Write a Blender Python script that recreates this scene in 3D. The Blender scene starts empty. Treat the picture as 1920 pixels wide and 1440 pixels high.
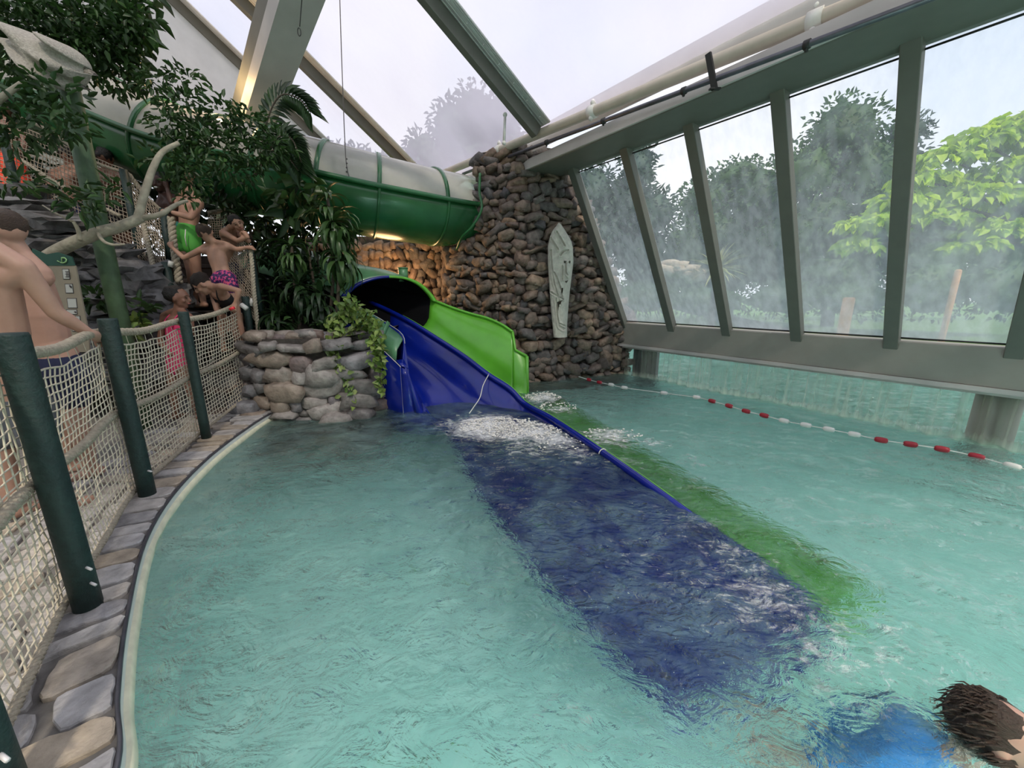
import bpy, math, random
import numpy as np
from mathutils import Vector, noise
random.seed(7); np.random.seed(7)
SC = bpy.context.scene
COL = SC.collection
PI = math.pi
# ------------------------------------------------------------ camera, light, exposure
CAM_Z, FOC, PITCH = 1.5, 721.0, math.atan(164 / 721.0)
cd = bpy.data.cameras.new('camera'); cam = bpy.data.objects.new('camera', cd); COL.objects.link(cam)
cam.location = (0, 0, CAM_Z); cam.rotation_euler = (PI / 2 - PITCH, 0, 0)
cd.sensor_width = 36; cd.lens = FOC / 1920 * 36; cd.clip_start = .05; cd.clip_end = 500
SC.camera = cam
SC.view_settings.view_transform = 'Standard'; SC.view_settings.look = 'None'
SC.view_settings.gamma = 1; SC.view_settings.use_curve_mapping = False
SC.view_settings.exposure = 0.27
SC.cycles.max_bounces = 8; SC.cycles.diffuse_bounces = 3; SC.cycles.glossy_bounces = 3
SC.cycles.transmission_bounces = 5; SC.cycles.transparent_max_bounces = 14
SC.cycles.use_denoising = True; SC.cycles.sample_clamp_indirect = 6
SC.cycles.blur_glossy = 0.5
w = bpy.data.worlds.new('sky'); SC.world = w; w.use_nodes = True
nt = w.node_tree; nt.nodes.clear()
o_ = nt.nodes.new('ShaderNodeOutputWorld'); bg = nt.nodes.new('ShaderNodeBackground')
tc = nt.nodes.new('ShaderNodeTexCoord'); sp = nt.nodes.new('ShaderNodeSeparateXYZ'); cr = nt.nodes.new('ShaderNodeValToRGB')
nz = nt.nodes.new('ShaderNodeTexNoise'); nz.inputs['Scale'].default_value = 2.2; nz.inputs['Detail'].default_value = 5
mx = nt.nodes.new('ShaderNodeMix'); mx.data_type = 'RGBA'
nt.links.new(tc.outputs['Generated'], sp.inputs[0]); nt.links.new(sp.outputs[2], cr.inputs[0]); nt.links.new(tc.outputs['Generated'], nz.inputs[0])
e = cr.color_ramp.elements
e[0].position = 0.0; e[0].color = (.80, .86, .94, 1); e[1].position = .7; e[1].color = (.62, .72, .90, 1)
cr2 = nt.nodes.new('ShaderNodeValToRGB'); cr2.color_ramp.elements[0].position = .38; cr2.color_ramp.elements[1].position = .62
nt.links.new(nz.outputs[0], cr2.inputs[0]); nt.links.new(cr2.outputs[0], mx.inputs[0])
nt.links.new(cr.outputs[0], mx.inputs[6]); mx.inputs[7].default_value = (.95, .95, .98, 1)
nt.links.new(mx.outputs[2], bg.inputs[0]); bg.inputs[1].default_value = 1.0; nt.links.new(bg.outputs[0], o_.inputs[0])

def lamp(name, kind, loc, energy, color, rot=None, size=None, **k):
    l = bpy.data.lights.new(name, kind); l.energy = energy; l.color = color
    o = bpy.data.objects.new(name, l); COL.objects.link(o); o.location = loc
    if rot: o.rotation_euler = rot
    if kind == 'SUN': l.angle = size
    elif kind == 'AREA': l.size = size
    elif size: l.shadow_soft_size = size
    for a, b in k.items(): setattr(l, a, b)
    return o
sun = lamp('sun', 'SUN', (0, 0, 20), 2.1, (1, .90, .74), size=math.radians(4))
sun.rotation_euler = Vector((-.25, .62, -.75)).to_track_quat('-Z', 'Y').to_euler()
lamp('recess_lamp', 'POINT', (-2.35, 7.55, 1.75), 60, (1, .55, .25), size=.35)


# ------------------------------------------------------------ geometry from the surveyed photograph
_c, _s = math.cos(PITCH), math.sin(PITCH)
def ray(px, py):
    a = (px - 960) / FOC; b = (720 - py) / FOC
    return np.array([a, _c + b * _s, -_s + b * _c])
CP = np.array([0, 0, CAM_Z])
def az(px, py, z=0.0):
    r = ray(px, py); return CP + r * ((z - CAM_Z) / r[2])
def at(px, py, y):
    r = ray(px, py); return CP + r * (y / r[1])
A0 = np.array([2.19, 7.56, 0.0])
W = np.array([.58, -.81, 0]); W /= np.linalg.norm(W)
NN = np.array([.81, .58, 0]); NN /= np.linalg.norm(NN)
ZZ = np.array([0, 0, 1.0])
def wn(t, n, z): return A0 + W * t + NN * n + ZZ * z
def V(*a): return np.array(a, float)
def unit(v): v = np.array(v, float); return v / (np.linalg.norm(v) + 1e-12)
def lerp(a, b, t): return a + (b - a) * t

lamp('girder_lamp', 'POINT', at(395, 150, 6.3), 26, (1, .66, .30), size=.12)
for nm, p_, d_, e_, sz in (('pool_fill_near', V(.6, -1.3, -.45), V(0, 1, -.12), 34, 1.6), ('pool_fill_far', V(4.6, -1.3, -.45), V(-.05, 1, -.10), 42, 1.6)):  # added fill lights, unseen under water, to brighten the pool
    l_ = lamp(nm, 'AREA', p_, e_, (.80, 1, .95), size=sz); l_.data.shape = 'RECTANGLE'; l_.data.size_y = .35; l_.rotation_euler = Vector(d_).to_track_quat('-Z', 'Y').to_euler()
# ------------------------------------------------------------ materials
def _new(name):
    m = bpy.data.materials.new(name); m.use_nodes = True
    t = m.node_tree; t.nodes.clear()
    return m, t, t.nodes.new('ShaderNodeOutputMaterial')
def ND(t, k, **kw):
    n = t.nodes.new('ShaderNode' + k)
    for a, b in kw.items():
        if a.startswith('i_'): n.inputs[a[2:].replace('_', ' ')].default_value = b
        else: setattr(n, a, b)
    return n
def ramp(t, src, stops):
    r = ND(t, 'ValToRGB'); el = r.color_ramp.elements
    while len(el) < len(stops): el.new(.5)
    for e_, (p, c) in zip(el, stops):
        e_.position = p; e_.color = (*c, 1) if len(c) == 3 else c
    t.links.new(src, r.inputs[0]); return r
def mat(name, col, rough=.6, var=.12, scale=6, bump=0, bscale=30, island=None, metal=0, spec=.5, trans=None, coat=0, stretch=None, detail=4):
    """principled with noise variation; island = list of colours picked per loose piece"""
    m, t, out = _new(name); L = t.links.new
    p = ND(t, 'BsdfPrincipled'); p.inputs['Roughness'].default_value = rough; p.inputs['Metallic'].default_value = metal
    p.inputs['Specular IOR Level'].default_value = spec
    p.inputs['Coat Weight'].default_value = coat
    tcn = ND(t, 'TexCoord'); src = tcn.outputs['Object']
    if stretch:
        mp = ND(t, 'Mapping'); mp.inputs['Scale'].default_value = stretch; L(src, mp.inputs[0]); src = mp.outputs[0]
    n = ND(t, 'TexNoise'); n.inputs['Scale'].default_value = scale; n.inputs['Detail'].default_value = detail; L(src, n.inputs[0])
    if island:
        g = ND(t, 'NewGeometry')
        r = ramp(t, g.outputs['Random Per Island'], [(i / max(1, len(island) - 1), c) for i, c in enumerate(island)])
        base = r.outputs[0]
    else:
        rgb = ND(t, 'RGB'); rgb.outputs[0].default_value = (*col, 1); base = rgb.outputs[0]
    mr = ND(t, 'MapRange'); mr.inputs[1].default_value = .3; mr.inputs[2].default_value = .7; mr.inputs[3].default_value = 1 - var; mr.inputs[4].default_value = 1 + var
    L(n.outputs[0], mr.inputs[0])
    vm = ND(t, 'VectorMath', operation='SCALE'); L(base, vm.inputs[0]); L(mr.outputs[0], vm.inputs[3])
    L(vm.outputs[0], p.inputs['Base Color'])
    if bump:
        n2 = ND(t, 'TexNoise'); n2.inputs['Scale'].default_value = bscale; n2.inputs['Detail'].default_value = 5; L(src, n2.inputs[0])
        b = ND(t, 'Bump'); b.inputs['Strength'].default_value = bump; b.inputs['Distance'].default_value = .02; L(n2.outputs[0], b.inputs['Height']); L(b.outputs[0], p.inputs['Normal'])
    last = p.outputs[0]
    if trans:
        tr = ND(t, 'BsdfTranslucent'); ms = ND(t, 'MixShader'); ms.inputs[0].default_value = trans
        L(vm.outputs[0], tr.inputs[0]); L(p.outputs[0], ms.inputs[1]); L(tr.outputs[0], ms.inputs[2]); last = ms.outputs[0]
    L(last, out.inputs[0]); return m
def sheet(name, clear, col, trl=.6, noise_amt=.25, scale=3, stretch=(1, 1, 1), grad=None, rough=.08, spec=True):
    """film / pane: clear part + a light scattering part whose amount follows dirt and dew"""
    m, t, out = _new(name); L = t.links.new
    tr = ND(t, 'BsdfTransparent'); df = ND(t, 'BsdfDiffuse'); df.inputs[0].default_value = (*col, 1)
    tl = ND(t, 'BsdfTranslucent'); tl.inputs[0].default_value = (*col, 1)
    a = ND(t, 'MixShader'); a.inputs[0].default_value = trl; L(df.outputs[0], a.inputs[1]); L(tl.outputs[0], a.inputs[2])
    tcn = ND(t, 'TexCoord'); mp = ND(t, 'Mapping'); mp.inputs['Scale'].default_value = stretch; L(tcn.outputs['Object'], mp.inputs[0])
    n = ND(t, 'TexNoise'); n.inputs['Scale'].default_value = scale; n.inputs['Detail'].default_value = 6; L(mp.outputs[0], n.inputs[0])
    mr = ND(t, 'MapRange'); mr.inputs[1].default_value = .35; mr.inputs[2].default_value = .65
    mr.inputs[3].default_value = max(0, 1 - clear - noise_amt); mr.inputs[4].default_value = min(1, 1 - clear + noise_amt); L(n.outputs[0], mr.inputs[0])
    fac = mr.outputs[0]
    if grad:      # more dew low on the pane
        sx = ND(t, 'SeparateXYZ'); L(tcn.outputs['Object'], sx.inputs[0])
        g = ND(t, 'MapRange'); g.inputs[1].default_value = grad[0]; g.inputs[2].default_value = grad[1]; g.inputs[3].default_value = grad[2]; g.inputs[4].default_value = 0
        L(sx.outputs[2], g.inputs[0]); ad = ND(t, 'Math', operation='ADD', use_clamp=True); L(fac, ad.inputs[0]); L(g.outputs[0], ad.inputs[1]); fac = ad.outputs[0]
    ms = ND(t, 'MixShader'); L(fac, ms.inputs[0]); L(tr.outputs[0], ms.inputs[1]); L(a.outputs[0], ms.inputs[2])
    last = ms.outputs[0]
    if spec:
        gl = ND(t, 'BsdfGlossy'); gl.inputs['Roughness'].default_value = rough; fr = ND(t, 'Fresnel'); fr.inputs[0].default_value = 1.3
        mg = ND(t, 'MixShader'); L(fr.outputs[0], mg.inputs[0]); L(last, mg.inputs[1]); L(gl.outputs[0], mg.inputs[2]); last = mg.outputs[0]
    L(last, out.inputs[0]); return m
M = {}
M['frame'] = mat('painted_frame', (.135, .135, .118), .55, .06)
M['frame_light'] = mat('pale_frame', (.50, .47, .46), .5, .08, scale=3)
M['beam'] = mat('taupe_beam', (.27, .26, .235), .6, .07, scale=4)
M['rail'] = mat('aluminium_rail', (.74, .72, .72), .45, .08, metal=.15)
M['pipe'] = mat('beige_pipe', (.56, .50, .42), .5, .08)
M['darkpipe'] = mat('steel_pipe', (.11, .11, .13), .35, .25, scale=9, metal=.5)
M['white'] = mat('white_plastic', (.75, .74, .70), .4, .05)
M['gasket'] = mat('black_gasket', (.02, .02, .02), .6, .02)
M['tunnelshade'] = mat('tunnel_shade_black', (.006, .006, .008), .95, .02, spec=.08)  # black stands in for the darkness inside the slide tunnel
M['foil'] = sheet('roof_foil', .42, (.72, .68, .80), .88, .09, .7, rough=.15)
M['pane'] = sheet('dewy_pane', .80, (.82, .91, .97), .75, .06, 5, (2.5, 2.5, .30), grad=(0.9, 2.9, .34))
M['curtain'] = sheet('clear_strip', .80, (.80, .86, .70), .5, .16, 3, (5, 5, .15), grad=(.0, .16, .6))
M['cover'] = sheet('tube_cover', .12, (.92, .88, .80), .55, .08, 3, (1, 1, 1))
M['gable'] = mat('gable_sheet', (.60, .60, .63), .6, .05, trans=.35)
M['stone'] = mat('cobble', (0.164, 0.139, 0.123), .62, .42, scale=13, bump=.6, bscale=26, detail=8,
    island=[(0.070, 0.053, 0.048), (0.123, 0.098, 0.086), (0.156, 0.115, 0.090), (0.082, 0.078, 0.078), (0.197, 0.135, 0.090), (0.107, 0.078, 0.070), (0.230, 0.172, 0.123), (0.074, 0.070, 0.074), (0.164, 0.139, 0.127)])
M['mortar'] = mat('mortar', (.055, .048, .042), .9, .3, scale=14, bump=.6)
M['lowstone'] = mat('fieldstone', (.2, .2, .2), .5, .38, scale=11, bump=.6, bscale=22, detail=8,
    island=[(.16, .15, .15), (.22, .22, .24), (.15, .10, .085), (.26, .24, .23), (.12, .12, .125), (.24, .19, .15), (.32, .29, .27), (.19, .175, .165)])
M['slate'] = mat('slate_rock', (.10, .10, .10), .5, .45, scale=9, bump=.9, bscale=14, detail=9, island=[(.07, .07, .07), (.13, .13, .13), (.16, .16, .165), (.09, .085, .08), (.2, .2, .205)])
M['flag'] = mat('flagstone', (.4, .38, .36), .55, .28, scale=12, bump=1.0, bscale=16, detail=9,
    island=[(.36, .35, .36), (.42, .40, .39), (.33, .29, .25), (.40, .33, .25), (.46, .44, .43), (.30, .29, .30)])
M['grout'] = mat('grout', (.15, .14, .13), .85, .2, scale=20, bump=.3)
M['tile'] = mat('edge_tile', (.62, .65, .62), .3, .08)
M['lime'] = mat('lime_edge', (.75, .74, .55), .5, .12, scale=15)
M['blue'] = mat('blue_gelcoat', (.003, .013, .21), .2, .10, scale=5, coat=.25, spec=.4)
M['green'] = mat('green_gelcoat', (.11, .40, .032), .28, .08, scale=5, coat=.15)
M['tubegreen'] = mat('tube_green', (.022, .125, .042), .26, .16, scale=2.5, coat=.25)
M['shellgreen'] = mat('pale_green_shell', (.09, .24, .12), .35, .2, scale=5, coat=.2)
M['post'] = mat('green_black_post', (.011, .030, .027), .55, .25, scale=30, bump=.25, bscale=60)
M['greenpole'] = mat('green_pole', (.055, .105, .05), .65, .25, scale=9, bump=.2)
M['rope'] = mat('hemp_rope', (.40, .35, .27), .85, .2, scale=40, bump=.5, bscale=120)
M['net'] = mat('net_cord', (.62, .56, .44), .85, .15, scale=30)
M['netdark'] = mat('old_net_cord', (.36, .30, .235), .85, .2, scale=30)
M['wood'] = mat('bark', (.33, .30, .23), .8, .25, scale=12, bump=.5, bscale=30, stretch=(1, 1, 1))
M['trunk'] = mat('dark_trunk', (.07, .055, .04), .85, .3, bump=.5)
M['timber'] = mat('old_timber', (.16, .14, .135), .8, .25, scale=6, stretch=(6, 6, .8), bump=.3)
M['step'] = mat('worn_step', (.09, .065, .055), .8, .3, bump=.3)
M['masks'] = mat('carved_pale_wood', (.56, .55, .48), .75, .14, scale=16, bump=.5, bscale=50)
M['shellstone'] = mat('speckled_cast_stone', (.40, .37, .32), .85, .22, scale=70, bump=.5, bscale=90)
M['red'] = mat('red_float', (.36, .015, .03), .35, .1)
M['pink'] = mat('pink_fabric', (.60, .03, .13), .7, .1)
M['orange'] = mat('orange_fabric', (.75, .07, .03), .7, .12)
M['limefab'] = mat('bright_green_fabric', (.09, .42, .06), .65, .1)
M['teal'] = mat('teal_fabric', (.02, .20, .17), .7, .1)
M['navy'] = mat('navy_fabric', (.012, .016, .055), .8, .2)
M['grey'] = mat('grey_fabric', (.10, .11, .13), .8, .2)
M['black'] = mat('black_fabric', (.008, .008, .01), .7, .2)
M['bluefab'] = mat('light_blue_fabric', (.03, .22, .62), .7, .15)
def pattern_fabric():
    m, t, out = _new('purple_patterned_fabric'); p = ND(t, 'BsdfPrincipled'); p.inputs['Roughness'].default_value = .7
    v = ND(t, 'TexNoise'); v.inputs['Scale'].default_value = 34; tcn = ND(t, 'TexCoord'); t.links.new(tcn.outputs['Object'], v.inputs[0])
    r = ramp(t, v.outputs[0], [(.40, (.03, .012, .07)), (.5, (.10, .02, .20)), (.54, (.60, .06, .20)), (.64, (.65, .12, .16))]); r.color_ramp.interpolation = 'CONSTANT'
    t.links.new(r.outputs[0], p.inputs['Base Color']); t.links.new(p.outputs[0], out.inputs[0]); return m
M['pattern'] = pattern_fabric()
def skin(name, c):
    m = mat(name, c, .48, .07, scale=11, spec=.4)
    p = [n for n in m.node_tree.nodes if n.type == 'BSDF_PRINCIPLED'][0]
    p.inputs['Subsurface Weight'].default_value = .12; p.inputs['Subsurface Radius'].default_value = (.02, .008, .004); p.inputs['Subsurface Scale'].default_value = .6
    return m
M['skin1'] = skin('fair_skin', (.50, .30, .23)); M['skin2'] = skin('tan_skin', (.42, .235, .165)); M['skin3'] = skin('brown_skin', (.20, .10, .07)); M['skin4'] = skin('deep_skin', (.075, .035, .026))
M['hair1'] = mat('dark_brown_hair', (.022, .014, .010), .55, .3, scale=60, bump=.8, bscale=90, stretch=(1, 1, 4))
M['hair2'] = mat('brown_hair', (.06, .038, .026), .55, .35, scale=60, bump=.8, bscale=90, stretch=(1, 1, 4))
M['hairblack'] = mat('black_hair', (.006, .005, .005), .5, .2, scale=60, bump=.8, bscale=90)
M['lip'] = mat('lip', (.35, .10, .09), .5, .05); M['teeth'] = mat('teeth', (.75, .72, .66), .3, .02); M['eye'] = mat('eye', (.012, .008, .006), .2, .02)
G3 = [(.018, .042, .012), (.035, .085, .020), (.055, .13, .030), (.022, .055, .018), (.045, .10, .025), (.03, .07, .02)]
M['leaf'] = mat('fig_leaf', None, .42, .2, scale=8, island=G3, trans=.25)
M['leafdark'] = mat('dark_leaf', None, .4, .2, scale=8, island=[(.010, .026, .010), (.02, .05, .016), (.03, .07, .022), (.014, .034, .012)], trans=.18)
M['strap'] = mat('strap_leaf', None, .35, .15, scale=8, island=[(.03, .07, .02), (.05, .11, .03), (.075, .15, .04), (.04, .09, .03), (.02, .05, .018)], trans=.2)
M['pothos'] = mat('variegated_leaf', None, .4, .2, scale=8, island=[(.16, .26, .045), (.28, .38, .09), (.08, .17, .03), (.40, .48, .18)], trans=.25)
M['limeleaf'] = mat('lime_leaf', None, .5, .15, scale=3, island=[(.38, .60, .02), (.55, .76, .04), (.26, .46, .02), (.64, .82, .07)], trans=.4)
M['hedge'] = mat('tree_leaf', None, .6, .2, scale=3, island=[(.030, .085, .022), (.055, .13, .03), (.08, .17, .045), (.03, .09, .03)], trans=.3)
M['conifer'] = mat('conifer_leaf', None, .6, .2, scale=3, island=[(.022, .055, .035), (.035, .08, .05), (.05, .10, .06)], trans=.2)
M['palm'] = mat('palm_leaf', None, .5, .2, island=[(.30, .34, .10), (.42, .42, .16), (.20, .28, .07)], trans=.3)
M['soil'] = mat('soil', (.03, .024, .018), .95, .3, bump=.5)
M['grass'] = mat('lawn', (.10, .22, .05), .9, .3, scale=3, bump=.4)
M['sand'] = mat('pale_rock', (.42, .36, .28), .9, .2, scale=5, bump=.4)
M['plaster'] = mat('plaster', (.42, .40, .36), .8, .08, scale=2)
M['orangeupright'] = mat('orange_matte', (.55, .28, .11), .7, .2)

def pool_floor_mat():
    m, t, out = _new('pool_basin'); L = t.links.new; p = ND(t, 'BsdfPrincipled'); p.inputs['Roughness'].default_value = .5
    tcn = ND(t, 'TexCoord'); n = ND(t, 'TexNoise'); n.inputs['Scale'].default_value = .9; n.inputs['Detail'].default_value = 4; L(tcn.outputs['Object'], n.inputs[0])
    r = ramp(t, n.outputs[0], [(.3, (.54, .90, .82)), (.5, (.62, .96, .89)), (.7, (.72, .98, .93))])
    L(r.outputs[0], p.inputs['Base Color']); L(p.outputs[0], out.inputs[0]); return m
M['basin'] = pool_floor_mat()
# foam: real aerated water where riders splash; centres are places in the pool (x, y, radius, strength)
FOAM = [(-.30, 4.30, .46, 1.5), (.12, 4.12, .40, 1.5), (.45, 3.85, .30, 1.0), (-.72, 4.42, .30, .6), (.15, 3.7, .45, .55), (.62, 3.55, .3, .55), (.45, 5.55, .30, 1.0), (.62, 5.0, .25, .8), (1.05, 3.95, .38, .85),
        (1.45, 3.75, .22, .6), (1.30, 2.0, .3, .45), (1.25, 1.65, .35, .55), (1.35, 1.40, .3, .48), (.8, 1.9, .3, .3), (1.2, 2.35, .3, .32), (1.6, 1.35, .3, .4), (1.0, 3.3, .25, .5), (1.7, 3.35, .2, .5)]
def water_mat(name, milk, deep, foam=True, bs=1.0):
    m, t, out = _new(name); L = t.links.new
    tcn = ND(t, 'TexCoord'); P = tcn.outputs['Object']
    h = None
    for sc, amp, st, dt, ds in ((2.2, 1.1, (1, 1.3, 1), 2, 1.2), (6, .60, (1, 1.5, 1), 4, 2.4), (18, .20, (1, 1.2, 1), 5, 1.6)):
        mp = ND(t, 'Mapping'); mp.inputs['Scale'].default_value = st; mp.inputs['Rotation'].default_value = (0, 0, .35); L(P, mp.inputs[0])
        n = ND(t, 'TexNoise'); n.inputs['Scale'].default_value = sc; n.inputs['Detail'].default_value = dt; n.inputs['Distortion'].default_value = ds; L(mp.outputs[0], n.inputs[0])
        a = ND(t, 'Math', operation='MULTIPLY'); a.inputs[1].default_value = amp; L(n.outputs[0], a.inputs[0])
        if h is None: h = a.outputs[0]
        else:
            s2 = ND(t, 'Math', operation='ADD'); L(h, s2.inputs[0]); L(a.outputs[0], s2.inputs[1]); h = s2.outputs[0]
    b = ND(t, 'Bump'); b.inputs['Strength'].default_value = 1.0 * bs; b.inputs['Distance'].default_value = .15; L(h, b.inputs['Height'])
    rf = ND(t, 'BsdfRefraction'); rf.inputs['IOR'].default_value = 1.22; rf.inputs['Roughness'].default_value = 0; rf.inputs[0].default_value = (*deep, 1); L(b.outputs[0], rf.inputs['Normal'])
    df = ND(t, 'BsdfDiffuse'); df.inputs[0].default_value = (*milk, 1); L(b.outputs[0], df.inputs['Normal'])
    n2 = ND(t, 'TexNoise'); n2.inputs['Scale'].default_value = 2.0; n2.inputs['Detail'].default_value = 7; n2.inputs['Roughness'].default_value = .65; n2.inputs['Distortion'].default_value = 1.8; L(P, n2.inputs[0])
    mr = ND(t, 'MapRange'); mr.inputs[1].default_value = .40; mr.inputs[2].default_value = .66; mr.inputs[3].default_value = .02; mr.inputs[4].default_value = .15; L(n2.outputs[0], mr.inputs[0])
    ms = ND(t, 'MixShader'); L(mr.outputs[0], ms.inputs[0]); L(rf.outputs[0], ms.inputs[1]); L(df.outputs[0], ms.inputs[2])
    gl = ND(t, 'BsdfGlossy'); gl.inputs['Roughness'].default_value = .03; L(b.outputs[0], gl.inputs['Normal'])
    fr = ND(t, 'Fresnel'); fr.inputs[0].default_value = 1.45; L(b.outputs[0], fr.inputs['Normal'])
    mg = ND(t, 'MixShader'); L(fr.outputs[0], mg.inputs[0]); L(ms.outputs[0], mg.inputs[1]); L(gl.outputs[0], mg.inputs[2])
    last = mg.outputs[0]
    if foam:
        at_ = ND(t, 'Attribute'); at_.attribute_name = 'foam'
        mp = ND(t, 'Mapping'); mp.inputs['Rotation'].default_value = (0, 0, .6); mp.inputs['Scale'].default_value = (1, 1.8, 1); L(P, mp.inputs[0])
        nf = ND(t, 'TexNoise'); nf.inputs['Scale'].default_value = 10; nf.inputs['Detail'].default_value = 12; nf.inputs['Roughness'].default_value = .72; nf.inputs['Distortion'].default_value = .4; L(mp.outputs[0], nf.inputs[0])
        mu = ND(t, 'Math', operation='MULTIPLY_ADD'); L(at_.outputs['Fac'], mu.inputs[0]); mu.inputs[1].default_value = .40; L(nf.outputs[0], mu.inputs[2])
        r = ND(t, 'MapRange'); r.inputs[1].default_value = .66; r.inputs[2].default_value = .98; L(mu.outputs[0], r.inputs[0])
        wf = ND(t, 'BsdfDiffuse'); wf.inputs[0].default_value = (.88, .90, .92, 1); L(b.outputs[0], wf.inputs['Normal'])
        mf = ND(t, 'MixShader'); L(r.outputs[0], mf.inputs[0]); L(last, mf.inputs[1]); L(wf.outputs[0], mf.inputs[2]); last = mf.outputs[0]
    L(last, out.inputs[0]); return m
M['water'] = water_mat('pool_water', (.52, .92, .84), (.90, 1, .985))
M['water_out'] = water_mat('outdoor_pool_water', (.46, .84, .78), (.85, 1, .98), foam=False, bs=1.3)

# ------------------------------------------------------------ mesh building
ORG = {}
def tag(o, label=None, cat=None, group=None, kind=None):
    if label: o['label'] = label
    if cat: o['category'] = cat
    if group: o['group'] = group
    if kind: o['kind'] = kind
    return o
def link(name, me, parent=None, org=None):
    o = bpy.data.objects.new(name, me); COL.objects.link(o)
    if parent is not None:
        o.parent = parent; po = ORG.get(parent.name, V(0, 0, 0)); org = po if org is None else org
        o.location = org - po
    else:
        org = V(0, 0, 0) if org is None else org
        o.location = org
    ORG[o.name] = V(*org); return o
def thing(name, loc, label, cat, group=None):
    o = bpy.data.objects.new(name, None); COL.objects.link(o); o.location = loc; o.empty_display_size = .1
    ORG[o.name] = V(*loc); return tag(o, label, cat, group)
class MB:
    def __init__(s): s.v = []; s.f = []; s.n = 0
    def add(s, vs, fs):
        vs = np.asarray(vs, float); s.v.append(vs); s.f += [tuple(i + s.n for i in f) for f in fs]; s.n += len(vs); return s
    def quad(s, a, b, c, d): return s.add([a, b, c, d], [(0, 1, 2, 3)])
    def box(s, o, ex, ey, ez, bev=0):
        o, ex, ey, ez = map(lambda q: np.array(q, float), (o, ex, ey, ez))
        if bev:
            vs = []; lx, ly, lz = np.linalg.norm(ex), np.linalg.norm(ey), np.linalg.norm(ez); bx, by, bz = bev / lx, bev / ly, bev / lz
            import itertools
            idx = {}
            for i, j, k in itertools.product((0, 1), repeat=3):
                for ax in range(3):
                    c = [i, j, k]; bb = [bx, by, bz]
                    q = [c[d] if d == ax else (bb[d] if c[d] == 0 else 1 - bb[d]) for d in range(3)]
                    idx[(i, j, k, ax)] = len(vs); vs.append(o + ex * q[0] + ey * q[1] + ez * q[2])
            fs = []
            for ax in range(3):
                a1, a2 = [d for d in range(3) if d != ax]
                for sd in (0, 1):
                    f = []
                    for u, v in ((0, 0), (1, 0), (1, 1), (0, 1)):
                        c = [0, 0, 0]; c[ax] = sd; c[a1] = u; c[a2] = v; f.append(idx[(*c, ax)])
                    fs.append(f if sd == 1 else f[::-1])
            for ax in range(3):
                a1, a2 = [d for d in range(3) if d != ax]
                for u in (0, 1):
                    for v in (0, 1):
                        c0 = [0, 0, 0]; c0[a1] = u; c0[a2] = v; c1 = list(c0); c1[ax] = 1
                        fs.append([idx[(*c0, a1)], idx[(*c0, a2)], idx[(*c1, a2)], idx[(*c1, a1)]])
            for i, j, k in itertools.product((0, 1), repeat=3): fs.append([idx[(i, j, k, a)] for a in range(3)])
            return s.add(vs, fs)
        vs = [o, o + ex, o + ex + ey, o + ey, o + ez, o + ex + ez, o + ex + ey + ez, o + ey + ez]
        return s.add(vs, [(0, 3, 2, 1), (4, 5, 6, 7), (0, 1, 5, 4), (1, 2, 6, 5), (2, 3, 7, 6), (3, 0, 4, 7)])
    def beam(s, a, b, wid, hei, up=(0, 0, 1), bev=0):
        a = np.array(a, float); b = np.array(b, float); d = b - a; side = unit(np.cross(d, up)); u = unit(np.cross(side, d))
        return s.box(a - side * wid / 2 - u * hei / 2, side * wid, u * hei, d, bev)
    def tube(s, pts, r, seg=8, caps=True, flat=None):
        pts = np.array(pts, float); n = len(pts); r = np.full(n, r) if np.isscalar(r) else np.array(r, float)
        tg = np.gradient(pts, axis=0); vs = []
        up = V(0, 0, 1) if abs(unit(tg[0])[2]) < .9 else V(1, 0, 0); prev = unit(np.cross(tg[0], up))
        for i in range(n):
            t = unit(tg[i]); x = unit(prev - t * np.dot(prev, t)); y = np.cross(t, x); prev = x
            for k in range(seg):
                a = 2 * PI * k / seg; vs.append(pts[i] + r[i] * (x * math.cos(a) + y * math.sin(a)))
        fs = [(i * seg + k, i * seg + (k + 1) % seg, (i + 1) * seg + (k + 1) % seg, (i + 1) * seg + k) for i in range(n - 1) for k in range(seg)]
        if caps: fs += [tuple(range(seg))[::-1], tuple((n - 1) * seg + k for k in range(seg))]
        return s.add(vs, fs)
    def grid(s, P, close_u=False, close_v=False):
        P = np.array(P, float); nu, nv = P.shape[:2]; fs = []
        for i in range(nu - (0 if close_u else 1)):
            for j in range(nv - (0 if close_v else 1)):
                i2, j2 = (i + 1) % nu, (j + 1) % nv; fs.append((i * nv + j, i2 * nv + j, i2 * nv + j2, i * nv + j2))
        return s.add(P.reshape(-1, 3), fs)
    def thick(s, P, th):
        """grid sheet with thickness th"""
        P = np.array(P, float); du = np.gradient(P, axis=0); dv = np.gradient(P, axis=1); N = np.cross(du, dv); N /= (np.linalg.norm(N, axis=2, keepdims=True) + 1e-9)
        Q = P + N * th; nu, nv = P.shape[:2]; b = nu * nv; fs = []
        for i in range(nu - 1):
            for j in range(nv - 1):
                a = i * nv + j; fs.append((a, a + nv, a + nv + 1, a + 1)); fs.append((b + a, b + a + 1, b + a + nv + 1, b + a + nv))
        for i in range(nu - 1):
            a = i * nv; fs.append((a, b + a, b + a + nv, a + nv)); a = i * nv + nv - 1; fs.append((a, a + nv, b + a + nv, b + a))
        for j in range(nv - 1):
            fs.append((j, j + 1, b + j + 1, b + j)); a = (nu - 1) * nv + j; fs.append((a, b + a, b + a + 1, a + 1))
        return s.add(np.concatenate([P.reshape(-1, 3), Q.reshape(-1, 3)]), fs)
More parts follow.
